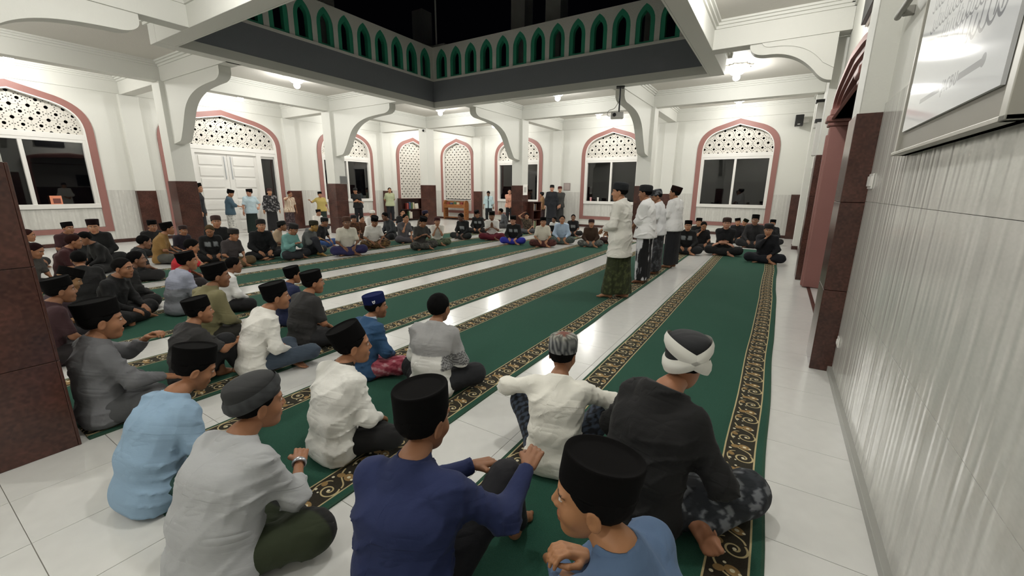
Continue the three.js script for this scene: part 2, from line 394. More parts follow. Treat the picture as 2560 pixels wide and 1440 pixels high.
// curved bracket under a cantilever beam: profile in (r, y), r from the column face outwards
function bracket(o, len, drop, width) {
  const s = new THREE.Shape();
  s.moveTo(0, HB + 0.005); s.lineTo(len, HB + 0.005); s.lineTo(len, HB - 0.1);
  s.bezierCurveTo(len, HB - 0.2, len * 0.95, HB - 0.27, len * 0.88, HB - 0.27);
  s.bezierCurveTo(len * 0.66, HB - 0.3, len * 0.5, HB - 0.34, len * 0.38, HB - 0.58);
  s.bezierCurveTo(len * 0.3, HB - 0.74, len * 0.28, HB - 0.95, len * 0.2, HB - 1.22);
  s.bezierCurveTo(len * 0.17, HB - 1.34, len * 0.15, HB - drop + 0.03, len * 0.13, HB - drop + 0.02);
  s.lineTo(0, HB - drop - 0.03); s.closePath();
  const g = ext(s, width, -width / 2, { curveSegments: 16 });
  return part('bracket', g, M.paint, o);
}
for (const z of colZ) for (const x of colX) {
  const inner = (x > -13 && z > -14 && z < -1);
  if (inner) continue;
  if (x < -8 && z > -1) continue;
  const o = column(x, z);
  const bw = 0.24;
  if (x < -13 && z > -14) { const b = bracket(o, 2.8, 1.42, bw); b.position.set(CW / 2, 0, 0); }
  if (z < -14 && x > -13) { const b = bracket(o, 2.7, 1.42, bw); b.rotation.y = -Math.PI / 2; b.position.set(0, 0, CW / 2); }
  if (z > -1) { const b = bracket(o, 2.38, 1.42, bw); b.rotation.y = Math.PI / 2; b.position.set(0, 0, -CW / 2); }
}
{ // near row column whose shaft is outside the frame but whose bracket shows at the top left
  const o = column(-8.57, -0.28); const b = bracket(o, 2.38, 1.42, 0.24); b.rotation.y = Math.PI / 2; b.position.set(0, 0, -CW / 2);
}
// pilasters on the walls with brown bases
{
  const o = struct('trim_4', [WX, 0, 0], Math.PI / 2);
  for (const u of [4.88, 9.5, 14.12]) { part('pilaster', rbx(u - 0.22, u + 0.22, 0.1, HB, -0.02, 0.14, 0.008), M.paint, o); part('marble_base', rbx(u - 0.23, u + 0.23, 0, 1.47, -0.01, 0.155, 0.005), M.marble, o); }
  const f = struct('trim_5', [0, 0, WZ]);
  for (const u of [-13.0, -8.57, -3.82]) { part('pilaster', rbx(u - 0.22, u + 0.22, 0.1, HB, -0.02, 0.14, 0.008), M.paint, f); part('marble_base', rbx(u - 0.23, u + 0.23, 0, 1.47, -0.01, 0.155, 0.005), M.marble, f); }
}
// upper floor: parapet of green arches, dark gallery behind it
{
  const y0 = 4.93, y1 = 5.85, th = 0.16, pitch = 0.565;
  const greenRing = (() => { const s = small(0.215), h = new THREE.Path(); small(0.115, h); s.holes.push(h); return ext(s, 0.12, -0.13, { curveSegments: 6 }); })();
  function small(w, p = new THREE.Shape()) {
    const yb = w > 0.2 ? 0.012 : 0.05, top = w > 0.2 ? 0.84 : 0.7;
    p.moveTo(-w, yb); p.lineTo(-w, 0.45); p.bezierCurveTo(-w, 0.62, -w * 0.6, top - 0.08, 0, top); p.bezierCurveTo(w * 0.6, top - 0.08, w, 0.62, w, 0.45); p.lineTo(w, yb); p.closePath(); return p;
  }
  function side(n, base, turn, len) {
    const o = struct('trim_' + n, base, turn), s = new THREE.Shape();
    s.moveTo(-len / 2, 0); s.lineTo(len / 2, 0); s.lineTo(len / 2, y1 - y0); s.lineTo(-len / 2, y1 - y0); s.closePath();
    const k = Math.floor((len - 0.1) / pitch), pos = [];
    for (let i = 0; i < k; i++) { const u = (i - (k - 1) / 2) * pitch; pos.push(u); const p = new THREE.Path(); small(0.22).getPoints(5).forEach((q, j) => j ? p.lineTo(q.x + u, q.y) : p.moveTo(q.x + u, q.y)); s.holes.push(p); }
    part('parapet', ext(s, th, -th), M.parapet, o);
    for (const u of pos) part('green_arch', greenRing, M.green, o).position.x = u;
  }
  side(10, [OX0, y0, (OZ0 + OZ1) / 2], Math.PI / 2, OZ1 - OZ0);
  side(11, [(OX0 + OX1) / 2, y0, OZ0], 0, OX1 - OX0);
  side(12, [OX1, y0, (OZ0 + OZ1) / 2], -Math.PI / 2, OZ1 - OZ0);
  side(13, [(OX0 + OX1) / 2, y0, OZ1], Math.PI, OX1 - OX0);
  const g = struct('trim_14');
  part('gallery_floor', [bx(WX, OX0 - 0.17, 4.76, 4.9, WZ, BZ), bx(OX1 + 0.17, RX, 4.76, 4.9, WZ, BZ), bx(OX0 - 0.17, OX1 + 0.17, 4.76, 4.9, WZ, OZ0 - 0.17), bx(OX0 - 0.17, OX1 + 0.17, 4.76, 4.9, OZ1 + 0.17, BZ)], M.parapet, g);
  for (const [x, z] of [[-13.37, -14.12], [-8.57, -14.12], [-7.2, -14.12], [-3.82, -14.12], [-13.37, -9.5], [-13.37, -4.88]]) part('gallery_column', [bx(x - 0.28, x + 0.28, 4.9, 8.6, z - 0.28, z + 0.28), bx(x - 0.4, x + 0.4, 4.9, 5.9, z - 0.4, z + 0.4)], M.parapet, g);
}
// ---------------------------------------------------------------- right wall with the arched recess
{
  const o = struct('wall_right', [RX, 0, 0], -Math.PI / 2);   // local x = world z, local z = towards the room
  const s = new THREE.Shape(), c = -7.05, w = 1.72;
  s.moveTo(WZ, -0.1); s.lineTo(BZ, -0.1); s.lineTo(BZ, HC + 0.1); s.lineTo(WZ, HC + 0.1); s.closePath();
  const h = new THREE.Path(); arch(w, -0.05, 2.86, 3.27).getPoints(10).forEach((q, i) => i ? h.lineTo(q.x + c, q.y) : h.moveTo(q.x + c, q.y)); s.holes.push(h);
  part('plaster', ext(s, 0.3, -0.3), M.paint, o);
  // ribbed tiles, joints at 0.77 and 1.53 m
  wainscot(o, -4.57, BZ, 0.02, 2.3, 2.99);
  wainscot(o, -14.2, -9.75, 0.08, 2.2, 0.92); wainscot(o, WZ + 0.16, -14.65, 0.08, 1.5, 0.92);
  part('skirting', [rbx(-4.57, BZ, 0, 0.055, 0, 0.045, 0.004)], std(0x9a9a94, 0.4), o);
  part('skirting', [rbx(WZ, -9.75, 0, 0.09, 0, 0.03, 0.004)], M.marble, o);
  // recess behind the arch
  part('recess_wall', [bx(c - 2.3, c + 2.3, -0.1, 4, -2.6, -2.5), bx(c - 2.4, c - 2.3, -0.1, 4, -2.6, -0.29), bx(c + 2.3, c + 2.4, -0.1, 4, -2.6, -0.29), bx(c - 2.4, c + 2.4, 3.9, 4.0, -2.6, -0.29)], M.paint, o);
  part('recess_dado', bx(c - 2.29, c + 2.29, 0.05, 1.5, -2.5, -2.47), M.marble, o);
  part('recess_glass', [bx(c - 2.2, c - 0.6, 1.55, 2.2, -2.5, -2.46)], std(0x27322e, 0.1), o);
  part('threshold', rbx(c - w, c + w, -0.005, 0.012, -0.02, 0.03, 0.004), M.marble, o);
  part('recess_floor', bx(c - 2.3, c + 2.3, -0.06, 0.006, -2.5, -0.02), M.tile, o);
  // pink jambs, capitals and stepped archivolt
  const ring = (wo, wi, yo, yi, z0, z1) => { const a = arch(wo, 2.72, 2.86, yo), b = arch(wi, 2.721, 2.86, yi, new THREE.Path()); a.holes.push(b); const g = ext(a, z1 - z0, z0, { curveSegments: 14 }); g.translate(c, 0, 0); return g; };
  const t = struct('trim_6', [RX, 0, 0], -Math.PI / 2);
  part('archivolt', ring(w + 0.02, w - 0.06, 3.3, 3.22, -0.3, 0.1), M.pink, t);
  part('archivolt_step', ring(w - 0.06, w - 0.13, 3.22, 3.15, -0.6, 0.06), M.pink, t);
  part('archivolt_step', ring(w - 0.13, w - 0.2, 3.15, 3.08, -0.9, 0.02), M.pink, t);
  for (const k of [-1, 1]) {
    const a = c + k * (w - 0.2), b = c + k * (w + 0.02), lo = Math.min(a, b), hi = Math.max(a, b);
    part('jamb', rbx(lo, hi, 0.01, 2.62, -0.9, 0.1, 0.02, 2), M.pink, t);
    part('capital', [rbx(lo - 0.02, hi + 0.02, 2.62, 2.68, -0.3, 0.13, 0.02, 2), rbx(lo - 0.05, hi + 0.05, 2.68, 2.78, -0.3, 0.16, 0.03, 2), rbx(lo - 0.01, hi + 0.01, 2.78, 2.88, -0.3, 0.12, 0.02, 2)], M.pink, t);
    part('jamb_facet', rbx(lo + 0.06, hi - 0.06, 0.02, 2.5, 0.08, 0.125, 0.02, 2), M.pink, t);
  }
  // pilasters either side, brown marble to 2.24 m
  const p = struct('trim_7', [RX, 0, 0], -Math.PI / 2);
  for (const [a, b] of [[-5.02, -4.57], [-9.75, -9.3]]) {
    part('pilaster', rbx(a, b, 2.23, HB, -0.02, 0.165, 0.008), M.paint, p);
    for (const [y0, y1] of [[0, 0.76], [0.76, 1.53], [1.53, 2.24]]) part('marble_slab', rbx(a - 0.012, b + 0.012, y0, y1 - 0.0025, -0.02, 0.18, 0.006), M.marble, p);
  }
  part('pilaster', rbx(-14.65, -14.2, 0, HB, -0.02, 0.14, 0.008), M.paint, p);
  part('marble_base', rbx(-14.66, -14.19, 0, 0.1, -0.01, 0.16, 0.005), M.marble, p);
  part('corner_marble', rbx(WZ, WZ + 0.16, 0, 1.5, 0, 0.3, 0.005), M.marble, p);
  // brackets from the pilasters under the short beams
  for (const z of [-9.15, -4.75]) {
    const b = new THREE.Group(); b.name = 'bracket_pair'; b.position.set(z, 0, 0.16); b.rotation.y = -Math.PI / 2; p.add(b);
    const s2 = new THREE.Shape(), len = 1.25;
    s2.moveTo(0, HB + 0.004); s2.lineTo(len, HB + 0.004); s2.lineTo(len, HB - 0.03); s2.bezierCurveTo(len - 0.02, HB - 0.14, len - 0.12, HB - 0.19, len - 0.3, HB - 0.19);
    s2.bezierCurveTo(0.62, HB - 0.19, 0.4, HB - 0.35, 0.22, HB - 0.58); s2.bezierCurveTo(0.14, HB - 0.67, 0.07, HB - 0.7, 0, HB - 0.7); s2.closePath();
    part('bracket', ext(s2, 0.22, -0.11, { curveSegments: 14 }), M.paint, b);
    const s3 = new THREE.Shape();
    s3.moveTo(0, HB + 0.004); s3.lineTo(len - 0.18, HB + 0.004); s3.bezierCurveTo(len - 0.2, HB - 0.06, len - 0.26, HB - 0.08, len - 0.36, HB - 0.08); s3.bezierCurveTo(0.5, HB - 0.08, 0.3, HB - 0.24, 0.16, HB - 0.42); s3.lineTo(0, HB - 0.52); s3.closePath();
    part('bracket_face', ext(s3, 0.26, -0.13, { curveSegments: 12 }), M.paint, b);
  }
}

// ---------------------------------------------------------------- lamps
const bulbMat = new THREE.MeshStandardMaterial({ color: 0xffffff, emissive: 0xfdfeff, emissiveIntensity: 9 });
const crystalMat = new THREE.MeshPhysicalMaterial({ color: 0xffffff, roughness: 0.15, transmission: 0.85, thickness: 0, emissive: 0xfdfeff, emissiveIntensity: 1.6 });
const plateMat = std(0xbdbab2, 0.35, { metalness: 0.5 });
function lamp(x, z, label, y = HC) {
  const o = thing('ceiling_lamp', label, 'lamp', [x, y, z], rnd() * 1.5, 'star plate ceiling lamps');
  const s = new THREE.Shape();
  for (let k = 0; k < 32; k++) { const a = k / 32 * Math.PI * 2, r = 0.27 + (k % 4 === 0 ? 0.07 : k % 2 ? -0.01 : 0.012); k ? s.lineTo(Math.cos(a) * r, Math.sin(a) * r) : s.moveTo(r, 0); } s.closePath();
  const g = ext(s, 0.02, 0, { bevelEnabled: true, bevelSize: 0.008, bevelThickness: 0.006, bevelSegments: 1 }); g.rotateX(Math.PI / 2); part('star_plate', g, plateMat, o);
  part('crystal_skirt', new THREE.LatheGeometry([[0.2, -0.025], [0.22, -0.07], [0.19, -0.13], [0.13, -0.18]].map(p => new THREE.Vector2(...p)), 16), crystalMat, o);
  const b = new THREE.SphereGeometry(0.085, 16, 12); b.translate(0, -0.25, 0); part('bulb', b, bulbMat, o);
  part('socket', cyl(0.03, 0.03, 0.15, 12, -0.18), M.white, o);
  const l = new THREE.PointLight(0xfffdf9, LAMP_POWER, 0, 2); l.position.set(0, -0.25, 0); l.castShadow = true; l.shadow.radius = 3.5; l.name = 'bulb_light'; o.add(l);
}
lamp(-14.75, -2.55, 'star plate ceiling lamp in front of the leftmost arched window');
lamp(-14.75, -7.3, 'star plate ceiling lamp glowing just above the double door arch');
lamp(-14.75, -12.0, 'star plate ceiling lamp in the left aisle, hidden behind a bracket');
lamp(-14.75, -15.85, 'star plate ceiling lamp hidden behind the far corner column');
lamp(-11.5, -7.2, 'star plate ceiling lamp under the left edge of the opening');
lamp(-11.0, -12.4, 'star plate ceiling lamp hanging below the inner corner of the opening');
lamp(-11.1, -16.0, 'star plate ceiling lamp beside the bracket near the far corner');
lamp(-6.1, -12.2, 'star plate ceiling lamp in the middle of the far rim');
lamp(-6.2, -15.9, 'star plate ceiling lamp behind the ceiling projector');
lamp(-1.28, -12.2, 'star plate ceiling lamp at the right end of the far rim, casting star shadow');
lamp(-1.5, -15.9, 'star plate ceiling lamp above the rightmost arched window');
lamp(-0.5, -6.9, 'star plate ceiling lamp in the right aisle just above the picture');
lamp(-11.5, -0.95, 'star plate ceiling lamp in the near left bay, above the picture');
lamp(-6.1, -2.1, 'star plate ceiling lamp over the seated boys at lower left, out of view');
lamp(-1.2, -2.1, 'star plate ceiling lamp straight above the boys in front, out of view');
lamp(-6.1, 2.1, 'star plate ceiling lamp behind the photographer to the left, out of view');
lamp(-1.4, 2.1, 'star plate ceiling lamp right behind the photographer, out of view');
lamp(-12.5, 2.1, 'star plate ceiling lamp in the rear left bay, out of view');

// ---------------------------------------------------------------- carpets
function carpetTexture() {
  const c = document.createElement('canvas'); c.width = 1024; c.height = 256; const g = c.getContext('2d');
  const W = 1024, H = 256;
  g.fillStyle = '#1b4a3a'; g.fillRect(0, 0, W, H);
  const band = (x0, x1, flip) => {
    g.fillStyle = '#2b2418'; g.fillRect(x0, 0, x1 - x0, H);
    g.save(); g.beginPath(); g.rect(x0, 0, x1 - x0, H); g.clip();
    const w = x1 - x0, X = t => flip ? x1 - t * w : x0 + t * w;
    for (const oy of [-H, 0, H]) {
      g.strokeStyle = '#c2b084'; g.lineWidth = 8; g.lineCap = 'round';
      g.beginPath(); // big scroll
      for (let k = 0; k <= 40; k++) { const t = k / 40, a = t * 4.6 * Math.PI * 0.6, r = (1 - t * 0.82) * w * 0.36; const px = X(0.36) + (flip ? -1 : 1) * Math.cos(a + 2.4) * r, py = oy + 70 + Math.sin(a + 2.4) * r * 1.25; k ? g.lineTo(px, py) : g.moveTo(px, py); }
      g.stroke();
      g.beginPath(); g.moveTo(X(0.1), oy + 120); g.bezierCurveTo(X(0.2), oy + 170, X(0.7), oy + 150, X(0.86), oy + 232); g.stroke();
      g.lineWidth = 6; g.beginPath(); g.moveTo(X(0.8), oy + 20); g.bezierCurveTo(X(0.98), oy + 60, X(0.9), oy + 120, X(0.66), oy + 128); g.stroke();
      g.fillStyle = '#97794c';
      for (const [a, b, r1, r2, ro] of [[0.35, 196, 0.2, 0.3, 0.5], [0.68, 184, 0.14, 0.22, -0.6], [0.78, 90, 0.12, 0.2, 0.3]]) { g.beginPath(); g.ellipse(X(a), oy + b, r1 * w, r2 * w * 0.8, ro, 0, 7); g.fill(); }
      g.fillStyle = '#e2d9bd';
      for (const [a, b, r] of [[0.36, 70, 0.06], [0.8, 40, 0.06], [0.84, 150, 0.06], [0.56, 226, 0.05], [0.16, 190, 0.05], [0.35, 196, 0.07], [0.6, 30, 0.04]]) { g.beginPath(); g.ellipse(X(a), oy + b, r * w, r * w * 1.2, 0, 0, 7); g.fill(); }
    }
    g.restore();
    g.fillStyle = '#bfae84'; g.fillRect(x0 - 7, 0, 7, H); g.fillRect(x1, 0, 7, H);
  };
  band(22, 150, false); band(860, 978, true);
  g.fillStyle = '#2a4a38'; g.fillRect(0, 0, 10, H); g.fillRect(1014, 0, 10, H);
  // pile: fine random flecks
  const id = g.getImageData(0, 0, W, H), d = id.data;
  for (let i = 0; i < d.length; i += 4) { const n = (rnd() - 0.5) * 22; d[i] += n; d[i + 1] += n; d[i + 2] += n; }
  g.putImageData(id, 0, 0);
  const t = new THREE.CanvasTexture(c); t.wrapS = t.wrapT = THREE.RepeatWrapping; t.colorSpace = THREE.SRGBColorSpace; t.anisotropy = 8; return t;
}
const pileBump = dataTex(256, 256, () => { const k = 255 * rnd(); return [k, k, k]; }); pileBump.repeat.set(6, 1.2);
const carpetMat = new THREE.MeshPhysicalMaterial({ map: carpetTexture(), roughness: 1, bumpMap: pileBump, bumpScale: 0.002, sheen: 0.6, sheenRoughness: 0.55, sheenColor: 0x4f7a66 });
const CT = 0.009;
const carpetSpans = [[0.9, -13.4], [-0.56, -13.2], [-0.56, -13.2], [-0.5, -13.3], [-0.8, -13.3], [-1.2, -13.6]];
const carpetWords = ['nearest the tiled right wall', 'on which the four standing men line up', 'third from the right wall', 'fourth from right, edge curled', 'fifth from the right wall', 'nearest the double door'];
carpetsX.forEach(([x0, x1], k) => {
  const [za, zb] = carpetSpans[k], n = 70, pos = [], uv = [], idx = [];
  for (let i = 0; i <= n; i++) {
    const z = za + (zb - za) * i / n, wl2 = 0.018 * (vnoise(z * 1.3, k * 7, 1) - 0.5), wr = 0.03 * (vnoise(z * 1.1, k * 5, 9) - 0.5);
    const a = x0 + wl2, b = x1 + wr, v = z / 0.26;
    // curled right edge of the fourth strip
    const curl = k === 3 && z < -5 ? 0.02 * Math.max(0, Math.sin((z + 5) * 0.55)) : k === 4 && z < -6 && z > -9 ? 0.03 * Math.max(0, Math.sin((z + 6) * 1.05)) : 0;
    pos.push(a, 0.0005, z, a, CT, z, b - 0.06, CT, z, b, CT + curl, z, b, 0.0005 + curl, z); uv.push(0, v, 0, v, 1 - 0.06 / (x1 - x0), v, 1, v, 1, v);
    if (i) { const q = i * 5, p = q - 5; for (let j = 0; j < 4; j++) idx.push(p + j, p + j + 1, q + j, q + j, p + j + 1, q + j + 1); }
  }
  const e = n * 5; idx.push(0, 2, 1, 0, 4, 2, 2, 4, 3, e, e + 1, e + 2, e, e + 2, e + 4, e + 2, e + 3, e + 4);
  const g = new THREE.BufferGeometry(); g.setAttribute('position', new THREE.Float32BufferAttribute(pos, 3)); g.setAttribute('uv', new THREE.Float32BufferAttribute(uv, 2)); g.setIndex(idx);
  const h = g.toNonIndexed(); h.computeVertexNormals();
  // flip if needed so that the top faces up
  const m = new THREE.Mesh(h, carpetMat); m.material.side = THREE.DoubleSide; m.name = numbered('prayer_carpet'); m.castShadow = m.receiveShadow = true;
  m.userData = { label: `long green prayer carpet with scrolled tan borders, ${carpetWords[k]}`, category: 'carpet', group: 'prayer carpet strips' };
  scene.add(m);
});

// ---------------------------------------------------------------- fittings
{ // framed board high on the right wall
  const o = thing('framed_board', 'large white framed board with arabic writing on the tiled right wall', 'board', [RX, 0, 0], -Math.PI / 2);
  const z0 = -3.46, z1 = -1.9, y0 = 1.83, y1 = 3.18;
  part('backing', rbx(z0, z1, y0, y1, 0.013, 0.05, 0.004), std(0x8b887f, 0.6), o);
  part('frame', [rbx(z0, z1, y0, y0 + 0.02, 0.013, 0.085, 0.004), rbx(z1 - 0.05, z1, y0, y1, 0.013, 0.085, 0.004), rbx(z0, z0 + 0.012, y0, y1, 0.013, 0.07, 0.003), rbx(z0, z1, y1 - 0.03, y1, 0.013, 0.085, 0.004)], std(0xa8a69d, 0.35, { metalness: 0.3 }), o);
  const c = document.createElement('canvas'); c.width = 1023; c.height = 884; const g = c.getContext('2d');
  g.fillStyle = '#dcdee1'; g.fillRect(0, 0, 1024, 1024);
  g.strokeStyle = '#8f9096'; g.lineCap = 'round';
  const word = (x, y, w, s) => { // a run of joined calligraphic strokes
    g.lineWidth = s * 0.16; g.beginPath(); g.moveTo(x + w, y - s * 0.2);
    for (let t = w; t > 0; t -= s * 0.9) g.bezierCurveTo(x + t - s * 0.2, y + s * 0.5, x + t - s * 0.6, y + s * 0.35, x + t - s * 0.9, y + (rnd() - 0.5) * s * 0.3);
    g.stroke();
    for (let t = 0; t < w; t += s * 0.7) { g.lineWidth = s * 0.14; const k = rnd(); g.beginPath(); g.moveTo(x + t, y); g.lineTo(x + t + s * 0.12, y - s * (0.5 + k)); g.stroke(); if (k > 0.5) { g.fillStyle = '#8f9096'; g.fillRect(x + t + s * 0.3, y - s * 0.9, s * 0.16, s * 0.14); } }
  };
  const Y = y => (3.1 - y) * 775, U = z => (z + 3.4) * 775;   // metres on the wall to pixels
  for (const [y, z0b, z1b, sz] of [[2.24, -2.78, -2.2, 74], [2.34, -2.98, -2.4, 44], [2.44, -3.2, -2.55, 42], [2.55, -3.25, -2.3, 42], [2.66, -3.2, -2.25, 42], [2.77, -3.25, -2.3, 42], [2.89, -3.1, -2.4, 60]]) word(U(z0b), Y(y), U(z1b) - U(z0b), sz);
  g.fillStyle = '#a5a6aa'; g.fillRect(209, 782, 255, 17); g.fillRect(648, 778, 205, 22); g.beginPath(); g.arc(852, 786, 19, 0, 7); g.fill();
  g.font = 'bold 58px sans-serif'; g.fillText('|', 474, 808); g.fillText('ACBU', 494, 808);
  const t = new THREE.CanvasTexture(c); t.colorSpace = THREE.SRGBColorSpace;
  const pg = new THREE.BoxGeometry(1.32, 1.14, 0.012); pg.translate(-2.74, 2.53, 0.058);
  part('printed_panel', pg, [1, 1, 1, 1, 0, 1].map(k => k ? std(0xdfe1e4, 0.25) : new THREE.MeshPhysicalMaterial({ color: 0xffffff, roughness: 0.07, specularIntensity: 0.3, map: t })), o);
}
function wallBox(name, label, cat, pos, turn, parts) { const o = thing(name, label, cat, pos, turn); for (const [n, g, m] of parts) part(n, g, m, o); return o; }
wallBox('light_switch', 'white three gang light switch beside the near brown pilaster', 'switch', [RX - 0.012, 1.7, -4.45], -Math.PI / 2, [['plate', rbx(-0.09, 0.09, -0.06, 0.06, 0, 0.012, 0.005), M.white], ['rocker', rbx(-0.075, -0.03, -0.04, 0.04, 0.01, 0.022, 0.004), M.white], ['rocker', rbx(-0.022, 0.022, -0.04, 0.04, 0.01, 0.022, 0.004), M.white], ['rocker', rbx(0.03, 0.075, -0.04, 0.04, 0.01, 0.022, 0.004), M.white]]);
wallBox('power_socket', 'small white power socket low on the tiled right wall', 'socket', [RX - 0.012, 0.33, -4.45], -Math.PI / 2, [['plate', rbx(-0.045, 0.045, -0.045, 0.045, 0, 0.012, 0.005), M.white], ['cup', (() => { const g = new THREE.TorusGeometry(0.022, 0.006, 8, 16); g.translate(0, 0, 0.013); return g; })(), M.white]]);
wallBox('wall_loudspeaker', 'small black loudspeaker high in the far right corner', 'loudspeaker', [0.22, 3.85, WZ + 0.02], 0, [['cabinet', rbx(-0.13, 0.1, -0.17, 0.17, 0.1, 0.36, 0.02, 2), M.black], ['wall_bracket', bx(-0.03, 0.25, -0.05, 0.05, 0, 0.12), M.white], ['badge', bx(-0.05, 0.02, -0.13, -0.115, 0.358, 0.364), M.white]]);
wallBox('column_loudspeaker', 'white column loudspeaker with black bracket, upper one near the far right pilaster', 'loudspeaker', [RX, 3.18, -11.2], -Math.PI / 2, [['cabinet', rbx(-0.1, 0.1, -0.28, 0.22, 0.06, 0.22, 0.015, 2), M.white], ['bracket', bx(-0.11, 0.11, 0.22, 0.27, 0, 0.25), M.black]]);
wallBox('column_loudspeaker', 'white column loudspeaker with black bracket, lower one near the far right pilaster', 'loudspeaker', [RX, 2.75, -10.5], -Math.PI / 2, [['cabinet', rbx(-0.1, 0.1, -0.45, 0.18, 0.06, 0.2, 0.015, 2), M.white], ['bracket', bx(-0.12, 0.12, 0.18, 0.23, 0, 0.24), M.black]]);
wallBox('wall_display', 'thin black and white display mounted above the pink arch', 'display', [RX, 3.56, -6.4], -Math.PI / 2, [['screen', rbx(-0.55, 0.55, 0, 0.5, 0.02, 0.07, 0.006), M.black], ['case', rbx(-0.57, 0.57, -0.02, 0.52, 0.0, 0.03, 0.006), M.white]]);
wallBox('wall_bar', 'short grey metal bar fixed above the framed board', 'bar', [RX, 2.8, -3.75], -Math.PI / 2, [['bar', (() => { const g = new THREE.CylinderGeometry(0.02, 0.02, 1.2, 10); g.rotateZ(Math.PI / 2); g.translate(0, 0.05, 0.07); return g; })(), std(0x8d8b84, 0.5)], ['flange', rbx(-0.5, -0.46, 0.02, 0.08, 0, 0.06, 0.006), std(0x8d8b84, 0.5)], ['flange', rbx(0.46, 0.5, 0.02, 0.08, 0, 0.06, 0.006), std(0x8d8b84, 0.5)]]);
wallBox('wall_plaque', 'small grey plaque on the column with standing boys, above its marble', 'plaque', [-13.37 + CW / 2 + 0.001, 1.83, -9.6], Math.PI / 2, [['plate', rbx(-0.13, 0.16, -0.1, 0.17, 0, 0.015, 0.004), std(0x7d7d7a, 0.4)], ['inset', bx(-0.11, 0.14, -0.08, 0.15, 0.014, 0.017), std(0x6a6a68, 0.5)]]);
wallBox('paper_notice', 'white paper notice taped at the top of a column marble', 'notice', [-8.57 + CW / 2 + 0.016, 1.58, -14.12], Math.PI / 2, [['sheet', bx(-0.17, 0.17, -0.2, 0.2, 0, 0.003), std(0xf2f0ea, 0.8)], ['print', bx(-0.1, 0.1, -0.1, 0.1, 0.003, 0.0036), std(0xb9b7b2, 0.8)]]);
wallBox('wall_plaque', 'pinkish grey plaque on the far wall above three standing boys', 'plaque', [-8.1, 1.72, WZ + 0.002], 0, [['plate', rbx(-0.16, 0.16, -0.16, 0.16, 0, 0.015, 0.004), std(0x8d807c, 0.5)], ['inset', bx(-0.13, 0.13, -0.13, 0.13, 0.014, 0.018), std(0xa39691, 0.6)]]);
{ // dome camera on the corner column
  const o = thing('security_camera', 'tiny dark dome camera at the top of the far corner column', 'camera', [-13.37 + 0.1, 4.0, -14.12 + CW / 2], 0);
  const d = new THREE.SphereGeometry(0.05, 14, 10); d.translate(0, 0, 0.05); part('dome', d, M.black, o); part('mount', (() => { const g = new THREE.CylinderGeometry(0.06, 0.06, 0.04, 16); g.rotateX(Math.PI / 2); g.translate(0, 0, 0.02); return g; })(), M.white, o);
}
{ // projector hanging from the rim
  const o = thing('ceiling_projector', 'white projector hanging on a black pole from the far rim', 'projector', [-3.7, HB, -10.85], 0.35);
  part('pole', cyl(0.02, 0.02, 0.6, 12, -0.6), M.black, o);
  part('ceiling_plate', rbx(-0.1, 0.1, -0.03, 0, -0.1, 0.1, 0.008), M.black, o);
  part('housing', rbx(-0.2, 0.12, -0.74, -0.6, -0.13, 0.13, 0.03, 2), M.white, o);
  const l = new THREE.CylinderGeometry(0.04, 0.045, 0.06, 16); l.rotateX(Math.PI / 2); l.translate(-0.11, -0.67, 0.15); part('lens', l, M.black, o);
  part('cable', new THREE.TubeGeometry(new THREE.CatmullRomCurve3([[0, -0.3, 0], [-0.12, -0.5, 0], [-0.26, -0.56, 0.02], [-0.28, -0.66, 0.02], [-0.2, -0.68, 0.02]].map(p => new THREE.Vector3(...p))), 20, 0.008, 6), M.white, o);
}
{ // pole on the upper floor
  const o = thing('white_pole', 'thin white pole rising above the parapet corner', 'pole', [-10.1, 4.93, -11.3], 0);
  part('pole', cyl(0.028, 0.028, 3.6, 10, 0), M.white, o); part('foot_box', rbx(-0.3, 0.5, 0.9, 1.15, -0.2, 0.2, 0.01), M.parapet, o);
}
// bookcases with their books
const bookCols = [0xe6e0d2, 0xc9b99a, 0x8c3b33, 0x3c4f6b, 0xf0ede6, 0x4f6b4a, 0xd9d2c4, 0x77604a];
function books(o3, pos, turn, list, words) {
  list.forEach(([x, y, z, w, h, d, tilt], i) => {
    const b = thing('book', `${words}, number ${['one', 'two', 'three', 'four', 'five', 'six', 'seven', 'eight', 'nine', 'ten'][i]} from its left end`, 'book', pos, turn, words);
    const m = new THREE.Group(); m.position.set(x, y, z); m.rotation.z = tilt || 0; m.name = 'volume'; b.add(m);
    part('cover', rbx(-w / 2, w / 2, 0, h, -d / 2, d / 2, 0.004), std(bookCols[(i * 3 + Math.floor(w * 900)) % 8], 0.6), m);
    part('pages', bx(-w / 2 + 0.004, w / 2 - 0.004, 0.004, h + 0.001, -d / 2 + 0.006, d / 2 - 0.004), std(0xeeeadf, 0.9), m);
  });
}
function bookcase(pos, turn, w, h, d, shelves, label, mat) {
  const o = thing('bookcase', label, 'bookcase', pos, turn), t = 0.025;
  part('side_panel', rbx(-w / 2, -w / 2 + t, 0, h, -d / 2, d / 2, 0.003), mat, o); part('side_panel', rbx(w / 2 - t, w / 2, 0, h, -d / 2, d / 2, 0.003), mat, o);
  part('back_panel', bx(-w / 2, w / 2, 0.02, h - 0.01, -d / 2, -d / 2 + 0.01), mat, o); part('top', rbx(-w / 2 - 0.02, w / 2 + 0.02, h - t, h, -d / 2, d / 2 + 0.01, 0.004), mat, o);
  for (const y of shelves) part('shelf', rbx(-w / 2 + t, w / 2 - t, y, y + t, -d / 2 + 0.01, d / 2 - 0.01, 0.003), mat, o);
  return o;
}
bookcase([-15.75, 0, -15.35], Math.PI / 2 - 0.25, 1.3, 1.1, 0.32, [0.08, 0.55], 'low brown bookcase with books beside the far corner column', M.woodDark);
